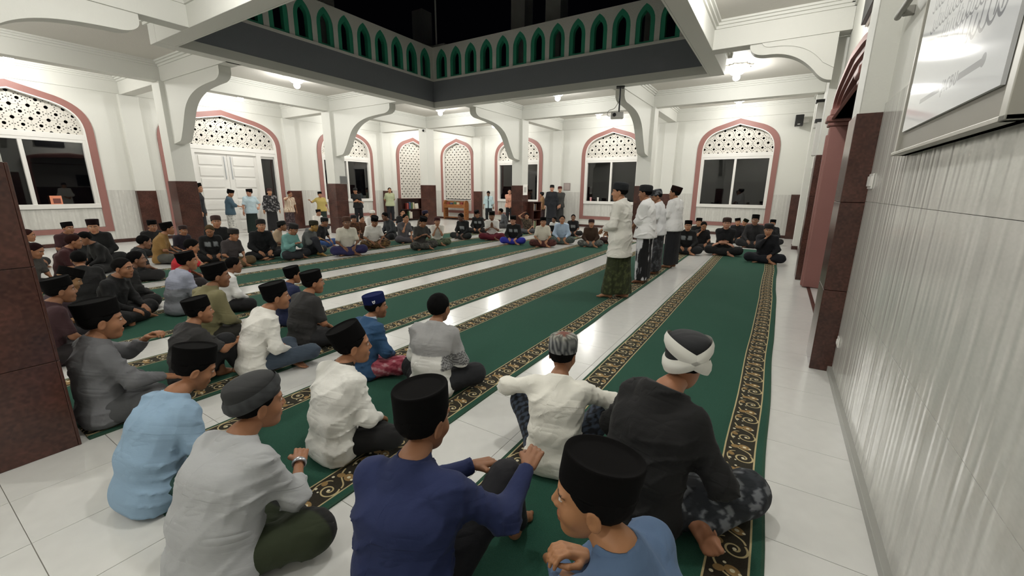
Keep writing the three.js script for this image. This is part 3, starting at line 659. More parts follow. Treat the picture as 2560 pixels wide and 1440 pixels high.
books(null, [-15.75, 0, -15.35], Math.PI / 2 - 0.25, [[-0.25, 0.575, 0, 0.1, 0.3, 0.2], [-0.12, 0.575, 0, 0.08, 0.34, 0.2], [-0.02, 0.575, 0, 0.07, 0.3, 0.2], [0.09, 0.575, 0, 0.08, 0.32, 0.2], [0.3, 0.575, 0.02, 0.2, 0.27, 0.05, 0.1]], 'book on the upper shelf of the low brown bookcase');
books(null, [-15.75, 0, -15.35], Math.PI / 2 - 0.25, [[-0.2, 0.105, 0, 0.05, 0.35, 0.2], [-0.14, 0.105, 0, 0.05, 0.38, 0.2], [-0.05, 0.105, 0, 0.08, 0.33, 0.2]], 'book on the bottom shelf of the low brown bookcase');
{ // orange slanted rack in front of the far niche
  const o = thing('book_rack', 'orange wooden low rack with rounded ends in front of the far lattice niche', 'rack', [-14.25, 0, -17.05], 0);
  const s = new THREE.Shape(); s.moveTo(-0.16, 0); s.lineTo(0.16, 0); s.lineTo(0.17, 0.8); s.quadraticCurveTo(0.15, 0.98, 0, 0.98); s.quadraticCurveTo(-0.15, 0.98, -0.17, 0.8); s.closePath();
  for (const x of [-0.72, 0.66]) { const g = ext(s, 0.06); g.rotateY(Math.PI / 2); g.translate(x, 0.02, 0); part('end_panel', g, M.wood, o); }
  part('shelf', rbx(-0.68, 0.68, 0.62, 0.65, -0.14, 0.15, 0.004), M.wood, o); part('shelf', rbx(-0.68, 0.68, 0.12, 0.15, -0.14, 0.15, 0.004), M.wood, o);
  part('front_rail', rbx(-0.68, 0.68, 0.65, 0.8, 0.13, 0.15, 0.004), M.wood, o); part('back_board', bx(-0.68, 0.68, 0.62, 0.96, -0.15, -0.13), M.wood, o);
}
books(null, [-14.25, 0, -17.05], 0, [[-0.5, 0.66, 0, 0.18, 0.24, 0.05, 0.05], [-0.28, 0.66, 0, 0.16, 0.22, 0.06], [-0.05, 0.66, 0, 0.15, 0.27, 0.05], [0.15, 0.66, 0, 0.16, 0.24, 0.05, -0.05], [0.4, 0.66, 0, 0.14, 0.26, 0.05]], 'book standing in the orange wooden rack');
bookcase([-8.35, 0, -14.66], Math.PI / 2, 0.62, 1.12, 0.55, [0.06, 0.42, 0.76], 'tall brown bookcase standing behind the notice column', M.woodDark);
books(null, [-8.35, 0, -14.66], Math.PI / 2, [[-0.2, 0.785, 0.1, 0.05, 0.24, 0.2], [-0.13, 0.785, 0.1, 0.06, 0.26, 0.2], [-0.05, 0.785, 0.1, 0.05, 0.23, 0.2], [0.03, 0.785, 0.1, 0.06, 0.25, 0.2]], 'book on the upper shelf of the tall brown bookcase');
books(null, [-8.35, 0, -14.66], Math.PI / 2, [[-0.2, 0.085, 0.1, 0.06, 0.28, 0.2], [-0.12, 0.085, 0.1, 0.06, 0.3, 0.2], [-0.03, 0.085, 0.1, 0.07, 0.28, 0.2], [0.06, 0.085, 0.1, 0.06, 0.3, 0.2]], 'book on the bottom shelf of the tall brown bookcase');
{ // small card standing on the leftmost sill
  const o = thing('printed_card', 'small orange printed card leaning in the leftmost window', 'card', [WX + 0.03, 1.121, -3.0], Math.PI / 2);
  part('card', bx(-0.11, 0.11, 0, 0.22, -0.012, -0.002), std(0xd98a6a, 0.6), o); part('picture', bx(-0.06, 0.08, 0.02, 0.15, -0.002, 0.0), std(0x6b3b33, 0.6), o);
}

[[-6.95, 0xc98f92, 'pink'], [-6.62, 0xd9d6cf, 'white']].forEach(([x, c, w]) => {
  const o = thing('cup', `small ${w} cup standing on a far window sill`, 'cup', [x, 1.121, WZ + 0.0], 0);
  part('cup_wall', new THREE.LatheGeometry([[0.0, 0.0], [0.032, 0.0], [0.045, 0.16], [0.041, 0.16], [0.03, 0.01], [0, 0.01]].map(p => new THREE.Vector2(...p)), 16), std(c, 0.5, { side: THREE.DoubleSide }), o);
  part('cup_rim', (() => { const g = new THREE.TorusGeometry(0.043, 0.003, 6, 18); g.rotateX(Math.PI / 2); g.translate(0, 0.16, 0); return g; })(), M.white, o);
});
// ---------------------------------------------------------------- people: field mesher
const V = (x, y, z) => [x, y, z];
const add = (a, b) => [a[0] + b[0], a[1] + b[1], a[2] + b[2]], sub = (a, b) => [a[0] - b[0], a[1] - b[1], a[2] - b[2]], mul = (a, k) => [a[0] * k, a[1] * k, a[2] * k];
const dot = (a, b) => a[0] * b[0] + a[1] * b[1] + a[2] * b[2], cross = (a, b) => [a[1] * b[2] - a[2] * b[1], a[2] * b[0] - a[0] * b[2], a[0] * b[1] - a[1] * b[0]];
const len = a => Math.hypot(a[0], a[1], a[2]), nrm = a => { const l = len(a) || 1; return [a[0] / l, a[1] / l, a[2] / l]; }, mix = (a, b, t) => [a[0] + (b[0] - a[0]) * t, a[1] + (b[1] - a[1]) * t, a[2] + (b[2] - a[2]) * t];
const smin = (a, b, k) => { const h = Math.max(k - Math.abs(a - b), 0) / k; return Math.min(a, b) - h * h * k * 0.25; };
const smax = (a, b, k) => -smin(-a, -b, k);
// a tapered capsule [a, b, ra, rb]; field of a list joined with a smooth minimum
function compile(list, k) {
  const n = list.length, F = new Float64Array(n * 10);
  list.forEach(([a, b, ra, rb], i) => { const d = sub(b, a), o = i * 10; F[o] = a[0]; F[o + 1] = a[1]; F[o + 2] = a[2]; F[o + 3] = d[0]; F[o + 4] = d[1]; F[o + 5] = d[2]; F[o + 6] = 1 / Math.max(1e-9, dot(d, d)); F[o + 7] = ra; F[o + 8] = (rb === undefined ? ra : rb) - ra; });
  return (x, y, z) => {
    let r = 1e3;
    for (let o = 0; o < n * 10; o += 10) {
      const px = x - F[o], py = y - F[o + 1], pz = z - F[o + 2];
      let t = (px * F[o + 3] + py * F[o + 4] + pz * F[o + 5]) * F[o + 6]; t = t < 0 ? 0 : t > 1 ? 1 : t;
      const qx = px - t * F[o + 3], qy = py - t * F[o + 4], qz = pz - t * F[o + 5];
      const d = Math.sqrt(qx * qx + qy * qy + qz * qz) - F[o + 7] - t * F[o + 8];
      if (d - r < k) { const h = k - Math.abs(r - d); r = (r < d ? r : d) - (h > 0 ? h * h * 0.25 / k : 0); }
    }
    return r;
  };
}
function bounds(list, pad) { const lo = [1e9, 1e9, 1e9], hi = [-1e9, -1e9, -1e9]; for (const [a, b, ra, rb] of list) for (const [p, r] of [[a, ra], [b, rb === undefined ? ra : rb]]) for (let i = 0; i < 3; i++) { lo[i] = Math.min(lo[i], p[i] - r - pad); hi[i] = Math.max(hi[i], p[i] + r + pad); } return [lo, hi]; }
// surface nets over the box [lo, hi]; returns {pos, idx}
function nets(f, lo, hi, c) {
  const nx = Math.ceil((hi[0] - lo[0]) / c) + 2, ny = Math.ceil((hi[1] - lo[1]) / c) + 2, nz = Math.ceil((hi[2] - lo[2]) / c) + 2;
  const val = new Float32Array(nx * ny * nz), B = 5, lim = B * c * 0.95 + 0.03;
  for (let k = 0; k < nz; k += B) for (let j = 0; j < ny; j += B) for (let i = 0; i < nx; i += B) {
    const d = f(lo[0] + (i + B / 2 - 0.5) * c, lo[1] + (j + B / 2 - 0.5) * c, lo[2] + (k + B / 2 - 0.5) * c), far = Math.abs(d) > lim;
    const ke = Math.min(k + B, nz), je = Math.min(j + B, ny), ie = Math.min(i + B, nx);
    for (let q = k; q < ke; q++) for (let r = j; r < je; r++) for (let s = i; s < ie; s++) val[s + nx * (r + ny * q)] = far ? d : f(lo[0] + s * c, lo[1] + r * c, lo[2] + q * c);
  }
  const map = new Int32Array(nx * ny * nz).fill(-1), pos = [], idx = [];
  const off = [0, 1, nx, nx + 1, nx * ny, nx * ny + 1, nx * ny + nx, nx * ny + nx + 1];
  const E = [[0, 1], [2, 3], [4, 5], [6, 7], [0, 2], [1, 3], [4, 6], [5, 7], [0, 4], [1, 5], [2, 6], [3, 7]];
  const P = [[0, 0, 0], [1, 0, 0], [0, 1, 0], [1, 1, 0], [0, 0, 1], [1, 0, 1], [0, 1, 1], [1, 1, 1]];
  for (let k = 0; k < nz - 1; k++) for (let j = 0; j < ny - 1; j++) for (let i = 0; i < nx - 1; i++) {
    const b = i + nx * (j + ny * k); let m = 0;
    for (let q = 0; q < 8; q++) if (val[b + off[q]] < 0) m |= 1 << q;
    if (m === 0 || m === 255) continue;
    let x = 0, y = 0, z = 0, n = 0;
    for (let e = 0; e < 12; e++) { const [p, q] = E[e], va = val[b + off[p]], vb = val[b + off[q]]; if ((va < 0) === (vb < 0)) continue; const t = va / (va - vb); x += P[p][0] + (P[q][0] - P[p][0]) * t; y += P[p][1] + (P[q][1] - P[p][1]) * t; z += P[p][2] + (P[q][2] - P[p][2]) * t; n++; }
    map[b] = pos.length / 3; pos.push(lo[0] + (i + x / n) * c, lo[1] + (j + y / n) * c, lo[2] + (k + z / n) * c);
  }
  const quad = (a, b, c2, d, flip) => { if (a < 0 || b < 0 || c2 < 0 || d < 0) return; flip ? idx.push(a, c2, b, b, c2, d) : idx.push(a, b, c2, b, d, c2); };
  const sx = 1, sy = nx, sz = nx * ny;
  for (let k = 1; k < nz - 1; k++) for (let j = 1; j < ny - 1; j++) for (let i = 1; i < nx - 1; i++) {
    const b = i + nx * (j + ny * k), v = val[b] < 0;
    if (v !== (val[b + sx] < 0)) quad(map[b - sy - sz], map[b - sz], map[b - sy], map[b], !v);
    if (v !== (val[b + sy] < 0)) quad(map[b - sx - sz], map[b - sx], map[b - sz], map[b], !v);
    if (v !== (val[b + sz] < 0)) quad(map[b - sx - sy], map[b - sy], map[b - sx], map[b], !v);
  }
  return { pos, idx };
}
// growing buffers for one mesh
class Soup {
  constructor() { this.p = []; this.c = []; this.i = []; }
  put(net, color, xf) {
    const o = this.p.length / 3, { pos, idx } = net;
    for (let k = 0; k < pos.length; k += 3) {
      const a = [pos[k], pos[k + 1], pos[k + 2]], w = xf ? xf(a) : a; this.p.push(w[0], w[1], w[2]);
      const c = typeof color === 'function' ? color(a, w) : color; this.c.push(c[0], c[1], c[2]);
    }
    const flip = xf && xf.mirror; for (let k = 0; k < idx.length; k += 3) flip ? this.i.push(o + idx[k], o + idx[k + 2], o + idx[k + 1]) : this.i.push(o + idx[k], o + idx[k + 1], o + idx[k + 2]);
  }
  geo() {
    const g = new THREE.BufferGeometry(), n = this.p.length / 3, uv = new Float32Array(n * 2);
    for (let k = 0; k < n; k++) { uv[2 * k] = this.p[3 * k] + 0.55 * this.p[3 * k + 2]; uv[2 * k + 1] = this.p[3 * k + 1] + 0.35 * this.p[3 * k + 2]; }
    g.setAttribute('position', new THREE.Float32BufferAttribute(this.p, 3)); g.setAttribute('color', new THREE.Float32BufferAttribute(this.c, 3)); g.setAttribute('uv', new THREE.BufferAttribute(uv, 2)); g.setIndex(this.i); g.computeVertexNormals(); return g;
  }
}
const lin = h => { const c = new THREE.Color(h); return [c.r, c.g, c.b]; };

// ---------------------------------------------------------------- head, hair, hand and foot templates (adult size, metres)
const ell = (x, y, z, cx, cy, cz, rx, ry, rz) => { const a = (x - cx) / rx, b = (y - cy) / ry, c = (z - cz) / rz, l = Math.sqrt(a * a + b * b + c * c); return (l - 1) * Math.min(rx, ry, rz) * (l > 0.2 ? 1 : 1); };
const skull = (x, y, z) => ell(x, y, z, 0, 0.036, -0.012, 0.0735, 0.084, 0.094);
function headField(x, y, z) {
  const ax = Math.abs(x);
  let d = skull(x, y, z);
  d = smin(d, ell(x, y, z, 0, -0.045, 0.022, 0.057, 0.07, 0.062), 0.045);           // face and jaw
  d = smin(d, ell(x, y, z, 0, -0.098, 0.055, 0.024, 0.018, 0.022), 0.03);           // chin
  d = smin(d, ell(ax, y, z, 0.04, -0.03, 0.05, 0.022, 0.022, 0.02), 0.025);         // cheek
  d = smin(d, ell(ax, y, z, 0.026, 0.028, 0.073, 0.026, 0.008, 0.012), 0.014);      // brow
  d = smax(d, -ell(ax, y, z, 0.031, 0.008, 0.094, 0.021, 0.013, 0.016), 0.016);     // socket
  d = smin(d, ell(ax, y, z, 0.031, 0.008, 0.0715, 0.0125, 0.0105, 0.0125), 0.003);  // eyeball
  const nose = compileNose(x, y, z); d = smin(d, nose, 0.01);
  d = smin(d, ell(ax, y, z, 0.0, -0.06, 0.083, 0.022, 0.006, 0.009), 0.006);        // lips
  d = smin(d, ell(ax, y, z, 0.0, -0.072, 0.081, 0.019, 0.007, 0.009), 0.005);
  // ear: tilted shell with a hollow
  const ex = ax - 0.0765, ey = y + 0.008, ez = z + 0.012, ty = ey * 0.97 + ez * 0.24, tz = ez * 0.97 - ey * 0.24;
  let e = ell(ex - 0.002, ty, tz, 0, 0, 0, 0.009, 0.032, 0.019); e = smax(e, -ell(ex, ty, tz, 0.01, 0.003, 0.004, 0.007, 0.02, 0.011), 0.005);
  return smin(d, e, 0.006);
}
const compileNose = compile([[V(0, 0.018, 0.078), V(0, -0.022, 0.098), 0.007, 0.01], [V(-0.012, -0.028, 0.09), V(0.012, -0.028, 0.09), 0.0075, 0.0075]], 0.008);
function hairField(x, y, z) {
  // shell over the skull, open for the face and the ears
  let d = ell(x, y, z, 0, 0.034, -0.016, 0.0825, 0.0945, 0.104) - 0.0035 * (vnoise(x * 150 + 50, y * 90 + 50, z * 150 + 50) - 0.35) - 0.004 * (vnoise(x * 45 + 9, y * 30 + 9, z * 45 + 9) - 0.5);
  const line = 0.052 + 0.02 * Math.cos(x * 30);       // front hairline height
  d = smax(d, -((y - line) * 0.75 - (z - 0.055) * 0.66), 0.012) ;
  d = smax(d, -(y + 0.07 + Math.max(0, z + 0.03) * 1.3), 0.008);
  const ex = Math.abs(x) - 0.08, e = ell(ex, y, z, 0, -0.012, -0.004, 0.03, 0.03, 0.021); d = smax(d, -e, 0.006);
  return d;
}
const LOD = [{ head: 0.0048, hand: 0.0042, foot: 0.006, body: 0.019, top: 0.0115, bot: 0.014 }, { head: 0.0075, hand: 0.007, foot: 0.011, body: 0.026, top: 0.018, bot: 0.021 }, { head: 0.0115, hand: 0.0125, foot: 0.018, body: 0.034, top: 0.026, bot: 0.029 }];
const headNet = LOD.map(l => nets(headField, [-0.1, -0.13, -0.12], [0.1, 0.14, 0.13], l.head));
const hairNet = LOD.map(l => nets(hairField, [-0.1, -0.1, -0.13], [0.1, 0.145, 0.12], l.head * 1.15));
const hairNetCap = LOD.map(l => nets((x, y, z) => Math.max(hairField(x, y, z), y - 0.055 - z * 0.12), [-0.1, -0.1, -0.13], [0.1, 0.1, 0.12], l.head * 1.15)); // cropped under a cap
// vertex colour of a head: skin with lips, brows, eyes
function headColor(skin) {
  const lip = [skin[0] * 0.8, skin[1] * 0.52, skin[2] * 0.5], brow = [0.02, 0.014, 0.01];
  return ([x, y, z]) => {
    const ax = Math.abs(x);
    if (z > 0.055) {
      const ex = (ax - 0.031) / 0.0125, ey = (y - 0.008) / 0.0062;
      if (z > 0.066 && ex * ex + ey * ey < 1) return (ax - 0.031) ** 2 + (y - 0.008) ** 2 < 0.0062 ** 2 ? [0.02, 0.012, 0.008] : [0.62, 0.58, 0.54];
      if (Math.abs(y - 0.03 + Math.abs(ax - 0.03) * 0.2) < 0.0052 && ax > 0.01 && ax < 0.052) return brow;
      if (z > 0.078 && Math.abs(y + 0.066) < 0.012 && ax < 0.022 - Math.abs(y + 0.066) * 0.5) return Math.abs(y + 0.0658) < 0.0016 ? [skin[0] * 0.4, skin[1] * 0.25, skin[2] * 0.22] : lip;
    }
    return skin;
  };
}
// hand: wrist at origin, fingers along +z, palm faces -y, thumb on +x. curl in radians
function handList(curl, spread = 0.1) {
  const L = [[V(-0.02, 0, 0.0), V(-0.024, 0.001, 0.07), 0.017, 0.0135], [V(0.018, 0, 0.0), V(0.026, 0.001, 0.072), 0.017, 0.0125], [V(0, 0, -0.02), V(0, 0, 0.03), 0.023, 0.019], [V(0, 0, 0.02), V(0, 0.001, 0.072), 0.0165, 0.014]];
  const fx = [0.028, 0.009, -0.01, -0.028], fl = [0.068, 0.077, 0.071, 0.055];
  fx.forEach((x, i) => {
    let p = V(x, 0.002, 0.078), a = curl * 0.45, s = (1.4 - i) * spread * 0.4;
    for (let k = 0; k < 3; k++) { const l = fl[i] * [0.45, 0.31, 0.24][k], q = add(p, V(Math.sin(s) * l * Math.cos(a), -Math.sin(a) * l, Math.cos(a) * Math.cos(s) * l)), r = 0.0092 - 0.0008 * k - (i === 3 ? 0.001 : 0); L.push([p, q, r, r - 0.0009]); p = q; a += curl * (k ? 0.35 : 0.6); }
  });
  const t0 = V(0.024, -0.004, 0.012), t1 = V(0.05, -0.012, 0.038), t2 = V(0.058 - curl * 0.012, -0.018 - curl * 0.008, 0.068), t3 = V(0.056 - curl * 0.024, -0.024 - curl * 0.012, 0.09);
  L.push([t0, t1, 0.015, 0.0115], [t1, t2, 0.011, 0.0095], [t2, t3, 0.0095, 0.008]);
  return L;
}
const handNets = {};
function handNet(kind, l) {
  const key = kind + l; if (handNets[key]) return handNets[key];
  const list = handList({ flat: 0.18, relax: 0.75, curl: 1.25, fist: 1.75 }[kind]); const [lo, hi] = bounds(list, 0.012);
  return handNets[key] = nets(compile(list, 0.007), lo, hi, LOD[l].hand);
}
// foot: ankle at origin, toes along +z, sole at y = -0.07
const footList = [[V(0, -0.036, -0.035), V(0, -0.02, 0.0), 0.033, 0.034], [V(0, 0.03, -0.008), V(0, -0.01, 0.0), 0.034, 0.036], [V(0, -0.02, 0.01), V(0.012, -0.046, 0.1), 0.034, 0.024], [V(-0.015, -0.045, -0.02), V(-0.026, -0.054, 0.1), 0.024, 0.016], [V(-0.02, -0.05, 0.09), V(0.028, -0.05, 0.11), 0.019, 0.02],
  [V(0.024, -0.054, 0.11), V(0.026, -0.057, 0.155), 0.015, 0.0125], [V(0.006, -0.056, 0.11), V(0.004, -0.06, 0.152), 0.011, 0.0095], [V(-0.01, -0.057, 0.105), V(-0.014, -0.061, 0.142), 0.01, 0.009], [V(-0.023, -0.058, 0.098), V(-0.028, -0.062, 0.13), 0.0095, 0.0085], [V(-0.034, -0.059, 0.09), V(-0.039, -0.062, 0.115), 0.009, 0.008]];
const footNets = LOD.map(l => { const [lo, hi] = bounds(footList, 0.015); return nets(compile(footList, 0.012), lo, hi, l.foot); });
// frame: maps local z -> zdir, y -> as close as possible to up
function frame(origin, zdir, up, s, mirror) {
  const z = nrm(zdir); let x = cross(up, z); if (len(x) < 1e-3) x = cross([1, 0, 0.01], z); x = nrm(x); const y = cross(z, x), m = mirror ? -1 : 1;
  const f = p => [origin[0] + s * (x[0] * p[0] * m + y[0] * p[1] + z[0] * p[2]), origin[1] + s * (x[1] * p[0] * m + y[1] * p[1] + z[1] * p[2]), origin[2] + s * (x[2] * p[0] * m + y[2] * p[1] + z[2] * p[2])];
  f.mirror = mirror; return f;
}
// lofted headwear: rings [height, half width, half depth, z shift]
function loft(rings, seg = 28, dents) {
  const pos = [], idx = [];
  rings.forEach(([y, rx, rz, dz = 0], r) => { for (let k = 0; k < seg; k++) { const a = k / seg * Math.PI * 2; pos.push(Math.sin(a) * rx, y + (dents ? dents(a, r) : 0), dz + Math.cos(a) * rz); } });
  for (let r = 0; r < rings.length - 1; r++) for (let k = 0; k < seg; k++) { const a = r * seg + k, b = r * seg + (k + 1) % seg, c = a + seg, d = b + seg; idx.push(a, b, c, b, d, c); }
  const last = (rings.length - 1) * seg, n = pos.length / 3, tr = rings[rings.length - 1]; pos.push(0, tr[0], tr[3] || 0); for (let k = 0; k < seg; k++) idx.push(last + k, last + (k + 1) % seg, n);
  return { pos, idx };
}
function peciNet(h, flare, seg) {
  const b = 0.028, W = 0.0825, Dp = 0.1035, T = b + Math.max(0.091, 0.043 + 0.6 * h);
  return loft([[b + 0.01, W * 0.93, Dp * 0.93, -0.012], [b, W, Dp, -0.012], [b + 0.012, W * 1.012, Dp * 1.012, -0.012], [b + (T - b) * 0.6, W * (1 + flare * 0.6), Dp * (1 + flare * 0.6), -0.013], [T - 0.006, W * (0.99 + flare), Dp * (0.99 + flare), -0.014], [T, W * (0.96 + flare), Dp * (0.97 + flare), -0.014], [T, W * (0.9 + flare), Dp * (0.92 + flare), -0.014], [T - 0.006, W * 0.84, Dp * 0.87, -0.014], [T - 0.0065, W * 0.7, Dp * 0.75, -0.014], [T - 0.006, W * 0.05, Dp * 0.55, -0.014], [T - 0.006, W * 0.02, Dp * 0.3, -0.014]], seg);
}
function kufiNet(h, seg, band) {
  const b = 0.02, W = 0.086, Dp = 0.106, T = Math.max(0.118, 0.07 + h);
  return loft([[b + 0.008, W * 0.93, Dp * 0.93, -0.012], [b, W, Dp, -0.012], [b + 0.03, W * 1.015, Dp * 1.015, -0.012], [T * 0.72, W * 1.0, Dp * 1.0, -0.013], [T * 0.88, W * 0.93, Dp * 0.93, -0.013], [T * 0.96, W * 0.78, Dp * 0.78, -0.013], [T, W * 0.55, Dp * 0.55, -0.013], [T + 0.004, W * 0.25, Dp * 0.25, -0.013]], seg);
}

// ---------------------------------------------------------------- cloth
const clothBump = dataTex(256, 256, (u, v) => { const a = tnoise(u * 8 + 2 * tnoise(u * 5, v * 5, 5, 31), v * 14, 56, 32), b = tnoise(u * 90, v * 90, 90, 33); const k = 255 * (0.9 * Math.abs(a * 2 - 1) + 0.1 * b); return [k, k, k]; });
clothBump.repeat.set(1 / 0.42, 1 / 0.42);
const clothMat = new THREE.MeshPhysicalMaterial({ color: 0xffffff, vertexColors: true, roughness: 0.9, bumpMap: clothBump, bumpScale: 0.003, sheen: 0.25, sheenRoughness: 0.6, sheenColor: 0x888888 });
const velvetMat = new THREE.MeshPhysicalMaterial({ color: 0xffffff, vertexColors: true, roughness: 1, sheen: 0.05, sheenRoughness: 0.5, sheenColor: 0x333333, specularIntensity: 0.25 });
const skinMat = new THREE.MeshStandardMaterial({ color: 0xffffff, vertexColors: true, roughness: 0.55 });
const hairMat = new THREE.MeshPhysicalMaterial({ color: 0xffffff, vertexColors: true, roughness: 0.9, specularIntensity: 0.25 });
// cloth colours; patterns are functions of the local point (scaled to adult metres)
function cloth(spec) {
  if (typeof spec === 'number') return lin(spec);
  const [kind, a, b, c] = spec, A = lin(a), Bc = lin(b), Cc = c === undefined ? Bc : lin(c);
  if (kind === 'plaid') return p => { const u = (p[0] + 0.6 * p[2]) * 14, v = (p[1] + 0.5 * p[2]) * 14, s = (Math.abs(u - Math.round(u)) < 0.2 ? 1 : 0) + (Math.abs(v - Math.round(v)) < 0.2 ? 1 : 0); return s === 2 ? Cc : s ? Bc : A; };
  if (kind === 'batik') return p => { const n = vnoise(p[0] * 26 + 40, p[1] * 26, p[2] * 26) + 0.6 * vnoise(p[0] * 60, p[1] * 60 + 9, p[2] * 60); return n > 0.98 ? Cc : n > 0.82 ? Bc : A; };
  if (kind === 'flame') return p => { const n = vnoise(p[0] * 15 + 7, p[1] * 4.2 + 3, p[2] * 15) + 0.35 * vnoise(p[0] * 50, p[1] * 9, p[2] * 50); return n > 0.78 ? Bc : n > 0.72 ? Cc : A; };
  if (kind === 'stripe') return p => { const u = (p[0] + 0.5 * p[2]) * 22; return Math.abs(u - Math.round(u)) < 0.22 ? Bc : A; };
  if (kind === 'yoke') return p => p[1] > c ? A : Bc;
  if (kind === 'chevron') return p => p[1] > c ? A : (p[0] < -0.13 && p[1] > c - 0.13) ? (Math.abs(((p[1] * 40 + Math.abs(((p[2] * 26) % 1 + 1) % 1 - 0.5) * 2) % 1 + 1) % 1) < 0.45 ? lin(0x4a4a4c) : A) : Bc;
  if (kind === 'front') return p => p[2] > c ? Bc : A;
  if (kind === 'panels') return p => (p[2] > 0.06 && Math.abs(p[0]) > 0.025 && Math.abs(p[0]) < 0.13 && p[1] > 0.37 && p[1] < 0.47) ? Bc : A;
  if (kind === 'print') return p => (p[2] > 0.06 && Math.abs(p[0]) < 0.09 && p[1] > 0.34 && p[1] < 0.44) ? Bc : A;
  if (kind === 'placket') return p => (p[2] > 0.05 && Math.abs(p[0]) < 0.018) ? Bc : A;
  return A;
}

// two bone limb: elbow position for shoulder S, wrist T and a bend hint
function ik(S, T, l1, l2, hint) {
  let d = sub(T, S), L = len(d); const mx = (l1 + l2) * 0.995; if (L > mx) { d = mul(d, mx / L); L = mx; T = add(S, d); }
  const u = nrm(d), a = (l1 * l1 - l2 * l2 + L * L) / (2 * L), h = Math.sqrt(Math.max(0, l1 * l1 - a * a));
  let w = sub(hint, mul(u, dot(hint, u))); w = nrm(w); return [add(add(S, mul(u, a)), mul(w, h)), T];
}
// poses: pelvis, spine, knees and ankles at adult size; +z is forward, +x the person's left
const POSES = {
  cross: { hip: 0.1, knees: [[0.31, 0.13, 0.25], [-0.31, 0.13, 0.25]], ankles: [[-0.09, 0.07, 0.27], [0.1, 0.07, 0.33]], hands: [[0.11, 0.19, 0.3], [-0.11, 0.19, 0.3]] },
  knees: { hip: 0.1, knees: [[0.15, 0.4, 0.32], [-0.15, 0.4, 0.32]], ankles: [[0.1, 0.08, 0.42], [-0.1, 0.08, 0.42]], hands: [[0.07, 0.33, 0.4], [-0.07, 0.33, 0.4]] },
  kneeR: { hip: 0.1, knees: [[0.31, 0.12, 0.22], [-0.16, 0.4, 0.3]], ankles: [[-0.02, 0.07, 0.3], [-0.12, 0.08, 0.42]], hands: [[0.12, 0.2, 0.28], [-0.14, 0.42, 0.36]] },
  kneeL: { hip: 0.1, knees: [[0.16, 0.4, 0.3], [-0.31, 0.12, 0.22]], ankles: [[0.12, 0.08, 0.42], [0.02, 0.07, 0.3]], hands: [[0.14, 0.42, 0.36], [-0.12, 0.2, 0.28]] },
  stand: { hip: 0.88, knees: [[0.1, 0.47, 0.02], [-0.1, 0.47, 0.02]], ankles: [[0.1, 0.08, 0], [-0.1, 0.08, 0]], hands: [[0.27, 0.8, 0.08], [-0.27, 0.8, 0.08]] },
};
let personNo = 0;
